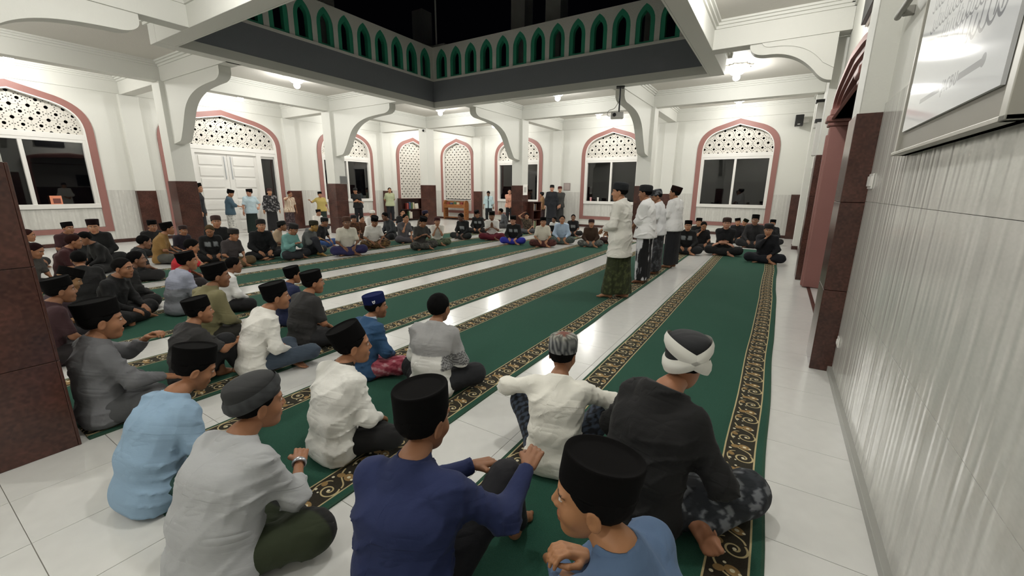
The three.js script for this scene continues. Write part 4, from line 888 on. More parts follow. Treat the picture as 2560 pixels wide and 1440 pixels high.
function person(q) {
  const P = POSES[q.pose || 'cross'], standing = q.pose === 'stand', lean = (q.lean === undefined ? (standing ? 2 : 9) : q.lean) * D2R, slump = q.slump === undefined ? (standing ? 0.05 : 0.5) : q.slump, side = (q.side || 0) * D2R, fat = q.fat || 1;
  const knees = q.knees || P.knees, ankles = q.ankles || P.ankles, hands = [q.L || P.hands[0], q.R || P.hands[1]];
  const hipY = P.hip + (standing ? 0 : 0.02);
  // spine
  const sp = (h, k = 1) => V(Math.sin(side) * h, hipY + Math.cos(lean * k) * Math.cos(side) * h, Math.sin(lean * k) * h + slump * (h * h * 0.62 - h * 0.1) - (standing ? 0 : slump * 0.16 * Math.sin(h / 0.66 * Math.PI) * 0.3));
  const p0 = sp(0), p1 = sp(0.17, 0.7), p2 = sp(0.33), p3 = sp(0.47), nk = sp(0.515);
  const tw = (q.twist || 0) * D2R, Lx = V(Math.cos(tw), 0, -Math.sin(tw));
  const [hy, hp, hr] = q.hd || [0, 0, 0];
  const fwd = nrm(V(0, Math.cos(lean), Math.sin(lean)));
  const yaw = hy * D2R, pit = (hp + 0) * D2R, rol = (hr || 0) * D2R;
  const hc = add(sp(0.625), V(0, 0, 0.028 + 0.05 * Math.sin(pit)));  // head centre
  const s = q.h / (hc[1]);                                          // size from the height of the head
  const dist = Math.hypot(q.x, q.z), l = q.lod !== undefined ? q.lod : dist < 4.6 ? 0 : dist < 9.6 ? 1 : 2, D = LOD[l];
  const shd = V(0, -0.032, -0.01), sh = [add(add(p3, shd), mul(Lx, 0.155)), add(add(p3, shd), mul(Lx, -0.155))];
  const arms = [0, 1].map(k => { const sg = k ? -1 : 1, hint = (q.bend && q.bend[k]) || V(sg * 0.8, -0.6, -0.55); const [e, t] = ik(sh[k], hands[k], 0.265, 0.235, hint); return { s: sh[k], e, w: t }; });
  const skin = lin(q.skin || 0xa9795a);
  const root = thing('person', q.label, 'person', [0, 0, 0], 0, q.group);
  // body: one continuous field for trunk, neck and limbs, with finer head, hands and feet merged in
  const trunk = [[add(p0, mul(Lx, 0.07)), add(p0, mul(Lx, -0.07)), 0.095 * fat], [add(p1, mul(Lx, 0.045)), add(p1, mul(Lx, -0.045)), 0.09 * fat], [add(p2, mul(Lx, 0.065)), add(p2, mul(Lx, -0.065)), 0.095 * fat], [p0, p2, 0.085 * fat], [p2, p3, 0.08, 0.06], [sh[0], sh[1], 0.05]];
  const list = trunk.concat([[nk, add(hc, V(0, -0.07, -0.02)), 0.052, 0.046], [p3, nk, 0.06, 0.05]]);
  for (const a of arms) list.push([a.s, a.e, 0.043, 0.036], [a.e, a.w, 0.034, 0.023]);
  const hipj = [V(0.085, hipY - 0.01, 0.02), V(-0.085, hipY - 0.01, 0.02)];
  [0, 1].forEach(k => list.push([hipj[k], knees[k], 0.068, 0.05], [knees[k], ankles[k], 0.046, 0.032]));
  const sc = a => mul(a, s);
  const S = list.map(([a, b, ra, rb]) => [sc(a), sc(b), ra * s, (rb === undefined ? ra : rb) * s]);
  const floorCut = f => (x, y, z) => { const d = f(x, y, z), g = 0.004 - y; return d > g ? d : g; };
  const body = new Soup(); { const [lo, hi] = bounds(S, 0.05); lo[1] = Math.max(lo[1], -0.05); body.put(nets(floorCut(compile(S, 0.04 * s)), lo, hi, D.body), skin); }
  const hs = s * (q.hs || (standing ? 1.03 : 1.1));
  const cy = Math.cos(yaw), sy = Math.sin(yaw), cp = Math.cos(pit), spn = Math.sin(pit);
  const zf = V(sy * cp, -spn, cy * cp), up0 = V(-Math.cos(yaw) * Math.sin(rol) + sy * spn, Math.cos(rol) * Math.max(0.2, cp), Math.sin(yaw) * Math.sin(rol) + cy * spn);
  const HF = frame(sc(hc), zf, up0, hs);
  body.put(headNet[l], headColor(skin), HF);
  const palms = q.palms || [V(-0.35, -1, 0), V(0.35, -1, 0)], kinds = q.hk || ['relax', 'relax'];
  [0, 1].forEach(k => { const a = arms[k], d = (q.hdir && q.hdir[k]) || add(nrm(sub(a.w, a.e)), V(0, -0.15, 0)); body.put(handNet(kinds[k], l), skin, frame(sc(a.w), d, mul(palms[k], -1), s * 0.97, k === 0)); });
  const fd = q.feet || (standing ? [V(0.15, 0, 1), V(-0.15, 0, 1)] : [V(-0.9, -0.1, 0.35), V(0.9, -0.1, 0.35)]), fu = q.fup || (standing ? [V(0, 1, 0), V(0, 1, 0)] : (q.pose && q.pose !== 'cross') ? [V(0, 1, 0), V(0, 1, 0)] : [V(0.2, 0.9, 0.5), V(-0.2, 0.9, 0.5)]);
  const fdd = (!standing && q.pose && q.pose !== 'cross' && !q.feet) ? [V(0.1, -0.1, 1), V(-0.1, -0.1, 1)] : fd;
  [0, 1].forEach(k => { const A = ankles[k].slice(); body.put(footNets[l], skin, frame(sc(A), fdd[k], fu[k], s * 0.98, k === 1)); });
  for (let k = 1; k < body.p.length; k += 3) if (body.p[k] < 0.004) body.p[k] = 0.004;
  part('body', body.geo(), skinMat, root);
  // garments
  const sd = (personNo++ * 3.7) % 11;
  const folds = (x, y, z, amp) => { const a = Math.sin(y / s * 27 + 9 * vnoise(x * 5 + sd, y * 3.5, z * 5) + 2.2 * Math.sin(x * 6 + sd)), b = Math.sin((x * 0.8 + y * 0.5 - z * 0.7) / s * 34 + 6 * vnoise(x * 6, y * 6 + sd, z * 6)), m = vnoise(x * 7 + sd * 2, y * 7, z * 7 + 3), n = vnoise(x * 6 + 9, y * 6 + sd, z * 6); const ra = 1 - Math.abs(a), rb = 1 - Math.abs(b); return -amp * 1.15 * (ra * ra * ra * Math.max(0, m * 1.9 - 0.5) + 0.8 * rb * rb * rb * Math.max(0, n * 1.9 - 0.7) - 0.12); };
  const vfolds = (x, y, z, amp) => { const a = Math.sin(Math.atan2(x, z + 0.02) * 9 + 3 * vnoise(x * 5, y * 3 + sd, z * 5)), m = vnoise(x * 6 + sd, y * 4, z * 6); return amp * (Math.abs(a) - 0.6) * (0.3 + m); };
  const hem = q.hem !== undefined ? q.hem : standing ? 0.78 : 0.015, ez = q.ease || 0.022;
  if (q.top !== undefined) {
    const T = [[add(p0, mul(Lx, 0.075)), add(p0, mul(Lx, -0.075)), (0.1 + ez) * fat], [add(p1, mul(Lx, 0.055)), add(p1, mul(Lx, -0.055)), (0.104 + ez) * fat], [add(p2, mul(Lx, 0.072)), add(p2, mul(Lx, -0.072)), (0.098 + ez) * fat], [p0, p2, (0.1 + ez) * fat], [p2, p3, 0.098 + ez * 0.6, 0.075], [sh[0], sh[1], 0.06], [p3, nk, 0.062, 0.06]];
    if (!standing && !q.short) T.push([add(p0, V(0.07, -0.05, -0.03)), add(p0, V(-0.07, -0.05, -0.03)), (0.095 + ez) * fat]);
    if (standing) T.push([V(0.068, hem, 0.005), V(-0.068, hem, 0.005), 0.142 * fat], [add(p0, V(0.06, 0.02, 0)), V(0.068, hem, 0.005), 0.132 * fat, 0.142 * fat], [add(p0, V(-0.06, 0.02, 0)), V(-0.068, hem, 0.005), 0.132 * fat, 0.142 * fat]);
    const long = q.sl === 'l' ? [1, 1] : q.sl === 'n' ? [0.3, 0.3] : Array.isArray(q.sl) ? q.sl : [0, 0];
    arms.forEach((a, k) => {
      const w = 0.008;
      if (long[k] >= 0.99) T.push([a.s, a.e, 0.058, 0.05 + w * 0.5], [a.e, mix(a.e, a.w, 0.93), 0.048 + w * 0.5, 0.036]);
      else if (long[k] > 0.01) T.push([a.s, a.e, 0.058, 0.052], [a.e, mix(a.e, a.w, long[k]), 0.05, 0.046]);
      else T.push([a.s, mix(a.s, a.e, 0.9), 0.052, 0.052]);
    });
    if (q.hood) T.push([add(nk, V(0.05, 0.0, -0.05)), add(nk, V(-0.05, 0.0, -0.05)), 0.055], [add(nk, V(0, 0.02, -0.06)), add(p2, V(0, 0.05, -0.07)), 0.06, 0.05]);
    const TS = T.map(([a, b, ra, rb]) => [sc(a), sc(b), ra * s, (rb === undefined ? ra : rb) * s]), f = compile(TS, 0.06 * s), amp = (l === 0 ? 0.014 : l === 1 ? 0.014 : 0.01) * s;
    const cut = arms.map((a, k) => { if (long[k] > 0.01) { const t = long[k] >= 0.99 ? 0.95 : long[k]; const c = sc(mix(a.e, a.w, t)), n = nrm(sub(a.w, a.e)); return [c, n]; } const c = sc(mix(a.s, a.e, 0.92)), n = nrm(sub(a.e, a.s)); return [c, n]; });
    const neckTop = sc(add(nk, V(0, 0.012, 0.0)));
    const shirt = (x, y, z) => {
      let d = f(x, y, z);
      if (d < 0.06 && d > -0.06) d += folds(x, y, z, amp);
      const c = Math.max(hem * s - y, y - neckTop[1] - (neckTop[2] - z) * 0.5);
      if (c > d) d = c;
      for (const [p, n] of cut) { const e = (x - p[0]) * n[0] + (y - p[1]) * n[1] + (z - p[2]) * n[2]; if (e > d && e < 0.09 * s) { const rx = x - p[0] - n[0] * e, ry = y - p[1] - n[1] * e, rz = z - p[2] - n[2] * e; if (rx * rx + ry * ry + rz * rz < 0.0081 * s * s) d = e; } }
      return d;
    };
    const [lo, hi] = bounds(TS, 0.07); const u = new Soup(), col = cloth(q.top); lo[1] = Math.max(lo[1], hem * s - 0.04);
    u.put(nets(shirt, lo, hi, D.top), typeof col === 'function' ? p => col(mul(p, 1 / s)) : col); part('shirt', u.geo(), clothMat, root);
    if (q.collar !== undefined) { // stand collar
      const c = loft([[-0.012, 0.07, 0.072], [0.004, 0.067, 0.07], [0.026, 0.062, 0.064], [0.026, 0.056, 0.058], [0.0, 0.05, 0.05]].map(r => [r[0] * s, r[1] * s, r[2] * s, 0]), 20); c.idx.length -= 60;
      const cc = new Soup(); cc.put(c, lin(q.collar), frame(sc(add(nk, V(0, 0.0, 0.0))), V(0, -Math.sin(lean), Math.cos(lean)), V(0, 1, 0.0), 1)); part('collar', cc.geo(), clothMat, root);
    }
  }
  if (q.bot !== undefined) {
    const pants = q.btype === 'pants', Bt = [], cuff = q.cuff || 0;
    if (standing) {
      if (pants) [0, 1].forEach(k => Bt.push([V((k ? -1 : 1) * 0.075, hipY + 0.02, 0), V(knees[k][0], knees[k][1], knees[k][2]), 0.105, 0.078], [knees[k], ankles[k], 0.078, 0.066]));
      else Bt.push([V(0.055, hipY, 0), V(-0.055, hipY, 0), 0.112], [V(0.065, hipY, 0.0), V(ankles[0][0] + 0.0, 0.1, ankles[0][2]), 0.108, 0.1], [V(-0.065, hipY, 0.0), V(ankles[1][0], 0.1, ankles[1][2]), 0.108, 0.1], [V(0, hipY, 0), V(0, 0.14, 0.0), 0.12, 0.11]);
      Bt.push([V(0.06, hipY + 0.06, 0), V(-0.06, hipY + 0.06, 0), 0.11]);
    } else {
      const w = pants ? 0 : 0.014;
      [0, 1].forEach(k => Bt.push([hipj[k], knees[k], 0.092 + w, 0.076 + w], [knees[k], pants ? ankles[k] : mix(knees[k], ankles[k], 0.86), 0.072 + w, pants ? 0.052 : 0.064]));
      Bt.push([V(0.07, hipY, 0), V(-0.07, hipY, 0), 0.112]);
      if (!pants) { const kc = mix(knees[0], knees[1], 0.5), ac = mix(ankles[0], ankles[1], 0.5); Bt.push([V(0, hipY - 0.02, 0.08), mix(kc, ac, 0.4), 0.075, 0.06]); }
    }
    const BS = Bt.map(([a, b, ra, rb]) => [sc(a), sc(b), ra * s, (rb === undefined ? ra : rb) * s]), f = compile(BS, (pants ? 0.035 : 0.07) * s), amp = (l === 2 ? 0.01 : 0.013) * s, low = (standing ? (q.low || 0.07) : 0) * s + 0.004;
    const leg = (x, y, z) => { let d = f(x, y, z); if (d < 0.06 && d > -0.06) d += standing ? vfolds(x, y, z, amp) : folds(x * 1.2, y * 0.6 + x * 0.5, z * 1.4, amp); const c = low - y; return c > d ? c : d; };
    const [lo, hi] = bounds(BS, 0.07); lo[1] = Math.max(lo[1], low - 0.04); const u = new Soup(), col = cloth(q.bot);
    u.put(nets(leg, lo, hi, D.bot), typeof col === 'function' ? p => col(mul(p, 1 / s)) : col); part(pants ? 'trousers' : 'sarong', u.geo(), clothMat, root);
  }
  // hair and headwear share the head's frame
  if (q.hair !== null) { const u = new Soup(); u.put((q.hat ? hairNetCap : hairNet)[l], lin(q.hair || 0x090808), HF); part('hair', u.geo(), hairMat, root); }
  if (q.hat) {
    const [kind, color, opt = {}] = q.hat, seg = l === 0 ? 40 : l === 1 ? 28 : 20, tl = (opt.tilt === undefined ? -9 : opt.tilt) * D2R, rl = (opt.roll || 0) * D2R;
    const net = kind === 'peci' ? peciNet(opt.h || 0.07, opt.flare === undefined ? 0.03 : opt.flare, seg) : kufiNet(opt.h || 0.045, seg), ct = Math.cos(tl), st = Math.sin(tl), cr = Math.cos(rl), sr = Math.sin(rl), off = opt.y === undefined ? 0.014 : opt.y;
    const xf = p => { let [x, y, z] = p; [x, y] = [x * cr - y * sr, x * sr + y * cr]; [y, z] = [y * ct - z * st, y * st + z * ct]; return HF([x, y + off, z]); };
    const u = new Soup(); let col = opt.pat ? null : lin(color);
    u.put(net, opt.pat ? opt.pat : col, xf); const cap = part('cap', u.geo(), kind === 'peci' ? velvetMat : clothMat, root);
    if (opt.band) opt.band(root, xf, HF, s);
  }
  if (q.extra) q.extra(root, { s, HF, sc, hc, arms, nk, p0, p1, p2, p3 });
  // stand the figure where its head is known to be
  const a = q.a * D2R, th = Math.atan2(Math.sin(a), -Math.cos(a)), g = sc(hc);
  root.rotation.y = th; root.position.set(q.x - (Math.cos(th) * g[0] + Math.sin(th) * g[2]), q.y || 0.006, q.z - (-Math.sin(th) * g[0] + Math.cos(th) * g[2]));
  return root;
}
// special headwear and small belongings
const GREYCAP = ['kufi', 0, { h: 0.06, pat: ([x, y, z]) => { if (y > 0.118 && Math.abs(x) < 0.03 && Math.abs(z + 0.013) < 0.055) return lin(0x6a3a2c); if (y > 0.112) return vnoise(x * 90, y * 90, z * 90) > 0.5 ? lin(0x8f8f86) : lin(0x4f504b); const a = Math.atan2(x, z) * 8, b = y * 60; return Math.abs(Math.sin(a + b)) < 0.35 || Math.abs(Math.sin(a - b)) < 0.35 ? lin(0x8b8d8c) : lin(0x33363a); } }];
const BATIKCAP = ['kufi', 0, { h: 0.05, pat: ([x, y, z]) => vnoise(x * 80, y * 80, z * 80) > 0.55 ? lin(0x6b6d70) : lin(0x1c1d20) }];
const NAVYCAP = ['peci', 0x17204a, { h: 0.055, flare: 0.02, band(root, xf, HF, s) { // white animal head badge on the right side
  const sh = new THREE.Shape(); sh.moveTo(-0.014, 0.016); sh.lineTo(-0.008, 0.011); sh.lineTo(0.008, 0.011); sh.lineTo(0.014, 0.016); sh.lineTo(0.013, -0.004); sh.lineTo(0.006, -0.016); sh.lineTo(-0.006, -0.016); sh.lineTo(-0.013, -0.004); sh.closePath();
  const g = ext(sh, 0.003), p = g.attributes.position; for (let k = 0; k < p.count; k++) { const w = xf([-0.0855 - p.getZ(k), 0.062 + p.getY(k), -0.035 + p.getX(k)]); p.setXYZ(k, ...w); } g.computeVertexNormals(); part('badge', g, std(0xe6e6ea, 0.7, { side: THREE.DoubleSide }), root);
  const d = new THREE.SphereGeometry(0.006, 10, 8), e = d.attributes.position; for (let k = 0; k < e.count; k++) { const w = xf([-0.0885 + e.getZ(k) * 0.3, 0.06 + e.getY(k), -0.035 + e.getX(k)]); e.setXYZ(k, ...w); } d.computeVertexNormals(); part('badge_mark', d, std(0x3a3f55, 0.7), root);
} }];
const TURBAN = ['kufi', 0x1c1d20, { h: 0.062, y: -0.002, tilt: -18, band(root, xf, HF, s) { // white cloth band wound round a dark cap, crossing at the back
  const mk = (tilt, w, off) => { const net = { pos: [], idx: [] }, n = 44; for (let r = 0; r < 4; r++) for (let k = 0; k < n; k++) { const a = k / n * Math.PI * 2, y = 0.02 + r * w / 3, bulge = [0.98, 1.07, 1.07, 0.97][r]; const back = (1 - Math.cos(a)) / 2; let x = Math.sin(a) * 0.09 * bulge, z = -0.013 + Math.cos(a) * 0.11 * bulge; net.pos.push(x, y + off + tilt * Math.sin(a) * 0.05 + back * 0.0, z); } for (let r = 0; r < 3; r++) for (let k = 0; k < n; k++) { const a = r * n + k, b = r * n + (k + 1) % n; net.idx.push(a, b, a + n, b, b + n, a + n); } return net; };
  for (const [t, w, o] of [[0.95, 0.066, 0.0], [-0.95, 0.06, -0.004]]) { const u = new Soup(); u.put(mk(t, w, o), lin(0xd6d5cd), xf); part('cap_band', u.geo(), new THREE.MeshStandardMaterial({ vertexColors: true, roughness: 0.9, side: THREE.DoubleSide }), root); }
} }];
const FOLDCAP = ['kufi', 0x2c2d2e, { h: 0.05, tilt: -14, band(root, xf) { const u = new Soup(), net = { pos: [], idx: [] }, n = 40; for (let r = 0; r < 4; r++) for (let k = 0; k < n; k++) { const a = k / n * Math.PI * 2, b = [0.99, 1.08, 1.07, 0.98][r]; net.pos.push(Math.sin(a) * 0.09 * b, 0.018 + r * 0.02 + 0.022 * Math.cos(a), -0.013 + Math.cos(a) * 0.11 * b); } for (let r = 0; r < 3; r++) for (let k = 0; k < n; k++) { const a = r * n + k, b = r * n + (k + 1) % n; net.idx.push(a, b, a + n, b, b + n, a + n); } u.put(net, ([x, y, z]) => vnoise(x * 60, y * 60, z * 60) > 0.5 ? lin(0x3c3e40) : lin(0x303234), xf); part('folded_band', u.geo(), clothMat, root); } }];
function WATCH(root, o) { const a = o.arms[1], c = o.sc(mix(a.e, a.w, 0.9)), g = new THREE.TorusGeometry(0.03 * o.s, 0.006, 8, 20); const m = part('wristwatch', g, std(0xb9bcc2, 0.3, { metalness: 0.8 }), root); m.position.set(...c); m.lookAt(new THREE.Vector3(...o.sc(a.w)).applyMatrix4(root.matrixWorld)); m.scale.set(1, 1, 2); }
function PHONE(root, o) { const c = o.sc(add(o.arms[1].w, V(0, 0.05, 0.06))); const m = part('phone', new RoundedBoxGeometry(0.075, 0.15, 0.009, 1, 0.004), std(0xe8e8ea, 0.3), root); m.position.set(...c); m.rotation.x = -0.5; }
// ---------------------------------------------------------------- the people
person({ label: 'boy in navy blue shirt and black peci stretching one arm, bottom centre', x: -1.05, z: -1.04, h: 0.74, a: -17.37, hd: [-18, 8, 0], top: 0x1d2850, sl: 'l', bot: 0x15151a, btype: 'pants', hat: ['peci', 0x0b0a0a, { h: 0.085 }], pose: 'kneeR', R: [-.37,.47,.42], L: [-.13,.42,.42], hk: ['curl','curl'], knees: [[.26,.13,.3],[-.27,.38,.42]], ankles: [[.02,.07,.34],[-.3,.08,.52]], bend: [[.8,-.6,-.3],[-.5,-.9,-.2]], collar: 0x1d2850, skin: 0x8f6347, fat: 1.05 });
person({ label: 'boy in light blue shirt facing left, at the bottom edge', x: -0.35, z: -1, h: 0.74, a: -79.3, hd: [28, 2, 0], top: 0x566d8c, sl: 'l', bot: 0x1d3a63, hat: ['peci', 0x0b0a0a, { h: 0.085 }], R: [-.06,.45,.27], L: [-.12,.28,.42], collar: 0x566d8c, skin: 0xa5744f, hk: ['relax','curl'] });
person({ label: 'man in black hooded jacket with white banded cap, seen from behind', x: -0.29, z: -2.09, h: 0.78, a: 24.03, hd: [46, 18, 0], top: 0x0f0f10, sl: 'l', hood: true, bot: ['batik', 0x1d2126, 0x2b2f35, 0x6d7075], hat: TURBAN, knees: [[.22,.12,.36],[-.27,.13,.44]], ankles: [[-.16,.055,.16],[-.25,.08,.13]], feet: [[-.9,-.1,.1],[-.9,-.1,-.35]], fup: [[0,-.5,.85],[0,-.45,.9]], R: [-.2,.26,.34], L: [.15,.28,.3], fat: 1.15, skin: 0x9c6b4e, lean: 12 });
person({ label: 'boy in cream shirt with grey patterned cap, back turned, arms on knees', x: -0.98, z: -2.14, h: 0.64, a: -14.46, hd: [-14, 14, 0], top: 0xe4e2d8, sl: 'l', bot: ['plaid', 0x15181f, 0x3c4656, 0x0c0d11], hat: GREYCAP, pose: 'knees', knees: [[.3,.3,.3],[-.3,.3,.3]], L: [.36,.33,.36], R: [-.35,.31,.42], skin: 0x8f6347, bend: [[1,.2,-.4],[-1,.2,-.4]] });
person({ label: 'bareheaded boy in white shirt with grey yoke, seen from behind', x: -2.21, z: -2.41, h: 0.67, a: -18.61, hd: [-8, 2, 0], top: ['chevron', 0x9b9b9b, 0xe6e5e1, 0.4], sl: 'l', bot: 0x1b1c20, skin: 0x8f6347 });
person({ label: 'small boy in blue shirt with navy badge cap and red checked sarong', x: -2.86, z: -2.32, h: 0.6, a: 4.95, hd: [-22, 0, 0], top: 0x2b4d70, sl: 'l', bot: ['plaid', 0x7a2335, 0x9c4a58, 0xb88a90], hat: NAVYCAP, collar: 0xb9c4d6, skin: 0x8f6347 });
person({ label: 'boy in white shirt with tall tilted peci, third row from front', x: -2.11, z: -1.52, h: 0.66, a: 3.74, hd: [-26, 0, 0], top: 0xe9e8e2, sl: 'l', bot: 0x121213, btype: 'pants', hat: ['peci', 0x0b0a0a, { h: 0.11, tilt: -22, flare: 0.0 }], skin: 0x9b6b4c, collar: 0x2a241c });
person({ label: 'boy in charcoal shirt and black peci beside a navy shirted boy', x: -3.96, z: -2.44, h: 0.65, a: -2.35, hd: [-24, 0, 0], top: 0x2e2d2d, bot: 0x202022, hat: ['peci', 0x0b0a0a, { h: 0.075 }], skin: 0x9b6b4c });
person({ label: 'boy in navy shirt half hidden behind the charcoal shirted boy', x: -4.85, z: -2.74, h: 0.57, a: -6.51, hd: [-16, 0, 0], top: 0x1d2547, bot: 0x15161c, hat: ['peci', 0x0b0a0a, { h: 0.075 }], skin: 0x9b6b4c });
person({ label: 'boy in white shirt and grey jeans with wide black peci', x: -3.7, z: -1.92, h: 0.65, a: 9.35, hd: [-14, 0, 0], top: 0xe6e4dd, sl: 'l', bot: 0x3e4a58, btype: 'pants', knees: [[.2,.14,.4],[-.24,.16,.46]], ankles: [[-.1,.07,.36],[.08,.07,.42]], hat: ['peci', 0x0b0a0a, { h: 0.085, flare: 0.05 }], skin: 0x9b6b4c, lean: 16 });
person({ label: 'boy in olive shirt with black peci in the left group', x: -4.85, z: -1.94, h: 0.7, a: -8.21, hd: [-26, 0, 0], top: 0x7d7756, sl: 'l', bot: 0x26241f, hat: ['peci', 0x0b0a0a, { h: 0.08 }], skin: 0x8f6347, collar: 0x7d7756 });
person({ label: 'boy in white shirt mostly hidden behind the olive shirted boy', x: -5.98, z: -2.6, h: 0.6, a: 5.5, hd: [-8, 4, 0], top: 0xe9e8e6, sl: 'l', bot: 0x141416, skin: 0x8f6347 });
person({ label: 'boy in dark grey shirt resting his forearm on a raised knee', x: -3.95, z: -1.41, h: 0.6, a: -4.28, hd: [-18, 0, 0], top: 0x333232, bot: 0x17181b, hat: ['peci', 0x0b0a0a, { h: 0.085 }], pose: 'kneeR', R: [-.19,.4,.44], L: [.1,.2,.3], hdir: [[0,-.2,1],[0,-.8,.6]], skin: 0x9b6b4c, lean: 8 });
person({ label: 'boy in pale blue shirt and black peci looking down', x: -2.63, z: -0.87, h: 0.62, a: -9.75, hd: [-24, 24, 0], top: 0x8fabc4, bot: 0x2d4a44, hat: ['peci', 0x0b0a0a, { h: 0.1, tilt: -12 }], skin: 0x9b6b4c, lean: 20, fat: 1.1 });
person({ label: 'boy in light grey shirt with dark grey folded cap and wristwatch', x: -1.85, z: -0.82, h: 0.67, a: -10.22, hd: [-20, 4, 0], top: 0xaeb0b2, sl: [.45,.45], bot: ['front', 0x2b331f, 0x131313, 0.27], hat: FOLDCAP, R: [-.06,.34,.42], skin: 0x9b6b4c, fat: 1.2, lean: 16, extra: WATCH });
person({ label: 'youth in grey shirt with large black peci beside the near marble column', x: -3.8, z: -0.79, h: 0.71, a: 0.71, hd: [-8, 4, 0], top: 0x6f7073, sl: 'l', bot: 0x4f5052, hs: 1.16, lean: 2, slump: 0.25, hat: ['peci', 0x0b0a0a, { h: 0.09, flare: 0.06 }], R: [-.14,.26,.34], L: [.04,.55,.34], hk: ['curl','flat'], skin: 0x9b6b4c });
person({ label: 'boy in maroon with black cap behind the youth in grey', x: -5.51, z: -0.92, h: 0.66, a: -10.78, hd: [-15, 0, 0], top: 0x3a2226, bot: 0x1c1618, hat: ['peci', 0x0b0a0a, { h: 0.08 }], skin: 0x8f6347 });
person({ label: 'boy with black peci tipped forward in the left crowd', x: -6.19, z: -1.11, h: 0.64, a: 0.16, hd: [-15, 18, 0], top: 0x33232a, bot: 0x17151a, hat: ['peci', 0x0b0a0a, { h: 0.085, tilt: 6, roll: -12 }], skin: 0x9a7450 });
person({ label: 'boy with black hair holding a white phone, back turned in the left crowd', x: -7.85, z: -1.54, h: 0.64, a: -83.91, hd: [0, 10, 0], top: 0x101010, sl: 'l', bot: 0x111113, skin: 0x8f6347, extra: PHONE });
person({ label: 'boy all in black turning his face to the camera, left crowd', x: -6.46, z: -1.62, h: 0.66, a: 44.05, hd: [-5, 4, 0], top: 0x131314, sl: 'l', bot: 0x121213, skin: 0x9b6b4c, hair: 0x100e0d });
person({ label: 'boy in black shirt just behind the boy facing the camera', x: -7.23, z: -1.97, h: 0.64, a: 5.24, hd: [-10, 0, 0], top: 0x141414, sl: 'l', bot: 0x141414, skin: 0x7d5740 });
person({ label: 'boy in maroon shirt with reddish hair facing right near the leftmost window', x: -10, z: -1.96, h: 0.68, a: 21.08, hd: [5, 8, 0], top: 0x3b181b, bot: 0x2a1a1c, hair: 0x2a1512, skin: 0x9b6b4c });
person({ label: 'boy with black peci below the leftmost window sill', x: -12.87, z: -2.48, h: 0.7, a: 70.9, top: 0x35191c, bot: 0x201517, hat: ['peci', 0x0b0a0a], skin: 0x8f6347 });
person({ label: 'tall figure with wide dark peci and black shirt below the leftmost window', x: -11.83, z: -2.64, h: 0.78, a: 107.57, hd: [0, 10, 0], top: 0x101112, sl: 'l', bot: 0x111112, hat: ['peci', 0x1a0f10, { h: .08, flare: .08 }], skin: 0xa9795a, fat: 1.15 });
person({ label: 'dark haired boy in black bowing his head before the tall figure', x: -10.67, z: -2.23, h: 0.66, a: -187.69, hd: [0, 20, 0], top: 0x141414, sl: 'l', bot: 0x121212, skin: 0x8f6347 });
person({ label: 'boy with reddish hair partly hidden by the near marble column', x: -12.1, z: -1.77, h: 0.66, a: 28.3, hd: [5, 6, 0], top: 0x3f3c37, bot: 0x2a2826, hair: 0x2a1512, skin: 0x9b6b4c });
person({ label: 'boy in grey bowing his head just right of the near marble column', x: -9.41, z: -1.41, h: 0.64, a: 48.54, hd: [10, 22, 0], top: 0x44423e, bot: 0x33312e, hair: 0x230f10, skin: 0x9b6b4c });
person({ label: 'boy with black peci and dark shirt left of the mustard shirted boy', x: -12.2, z: -3.72, h: 0.7, a: 86.97, hd: [0, 10, 0], top: 0x1c1b1a, sl: 'l', bot: 0x191919, hat: ['peci', 0x0b0a0a], skin: 0x8f6347 });
person({ label: 'boy in mustard shirt with black peci and crossed forearms', x: -10.91, z: -3.58, h: 0.72, a: 28.18, hd: [15, 0, 0], top: 0x8a6a3a, bot: 0x4a4a45, hat: ['peci', 0x0b0a0a, { h: 0.075 }], skin: 0x9b6b4c });
person({ label: 'boy in dark purple shirt with brown cap beside the mustard shirt', x: -11.43, z: -4.03, h: 0.62, a: 79.42, hd: [-10, 4, 0], top: 0x2b2530, bot: 0x2a2526, hat: ['kufi', 0x2a1a18], skin: 0x9b6b4c });
person({ label: 'boy with black hair in dark shirt in front of the mustard shirted boy', x: -9.22, z: -2.66, h: 0.66, a: 1.1, hd: [-5, 10, 0], top: 0x1d1f20, bot: 0x1b1b1c, skin: 0x7d5740 });
person({ label: 'boy in red shirt covering his face with one hand', x: -7.82, z: -2.83, h: 0.67, a: 19.9, hd: [-5, 20, 0], top: 0xb0202a, bot: 0x1f1a1c, R: [-.05,.6,.25], skin: 0x9b6b4c, hk: ['relax','flat'] });
person({ label: 'boy in grey and lilac shirt with black cap before the red shirt', x: -6.38, z: -2.24, h: 0.66, a: -5.67, hd: [-20, 0, 0], top: ['yoke', 0x9a9fb0, 0x7c7f86, 0.4], sl: 'l', bot: 0x2a2a2c, hat: ['peci', 0x0b0a0a, { h: 0.075 }], skin: 0x9b6b4c });
person({ label: 'boy with olive brown hair looking down, black jacket with grey panels', x: -10.22, z: -4.07, h: 0.68, a: 106.73, hd: [-15, 26, 0], top: ['panels', 0x121213, 0x8b8f91], sl: 'l', bot: 0x151516, hair: 0x4a3d28, skin: 0x9b6b4c });
person({ label: 'smiling man with brown cap and black shirt before the double door', x: -11, z: -4.54, h: 0.8, a: 102.44, hd: [-5, 0, 0], top: 0x151617, bot: 0x151515, hat: ['kufi', 0x3a2622, { h: .03 }], skin: 0xa9795a });
person({ label: 'boy in dark grey shirt with bare crossed feet, brown sarong', x: -9.21, z: -4.08, h: 0.66, a: 78.9, hd: [15, 16, 0], top: 0x3c3636, bot: 0x5a4a30, hat: ['kufi', 0x1c1714], skin: 0x9b6b4c });
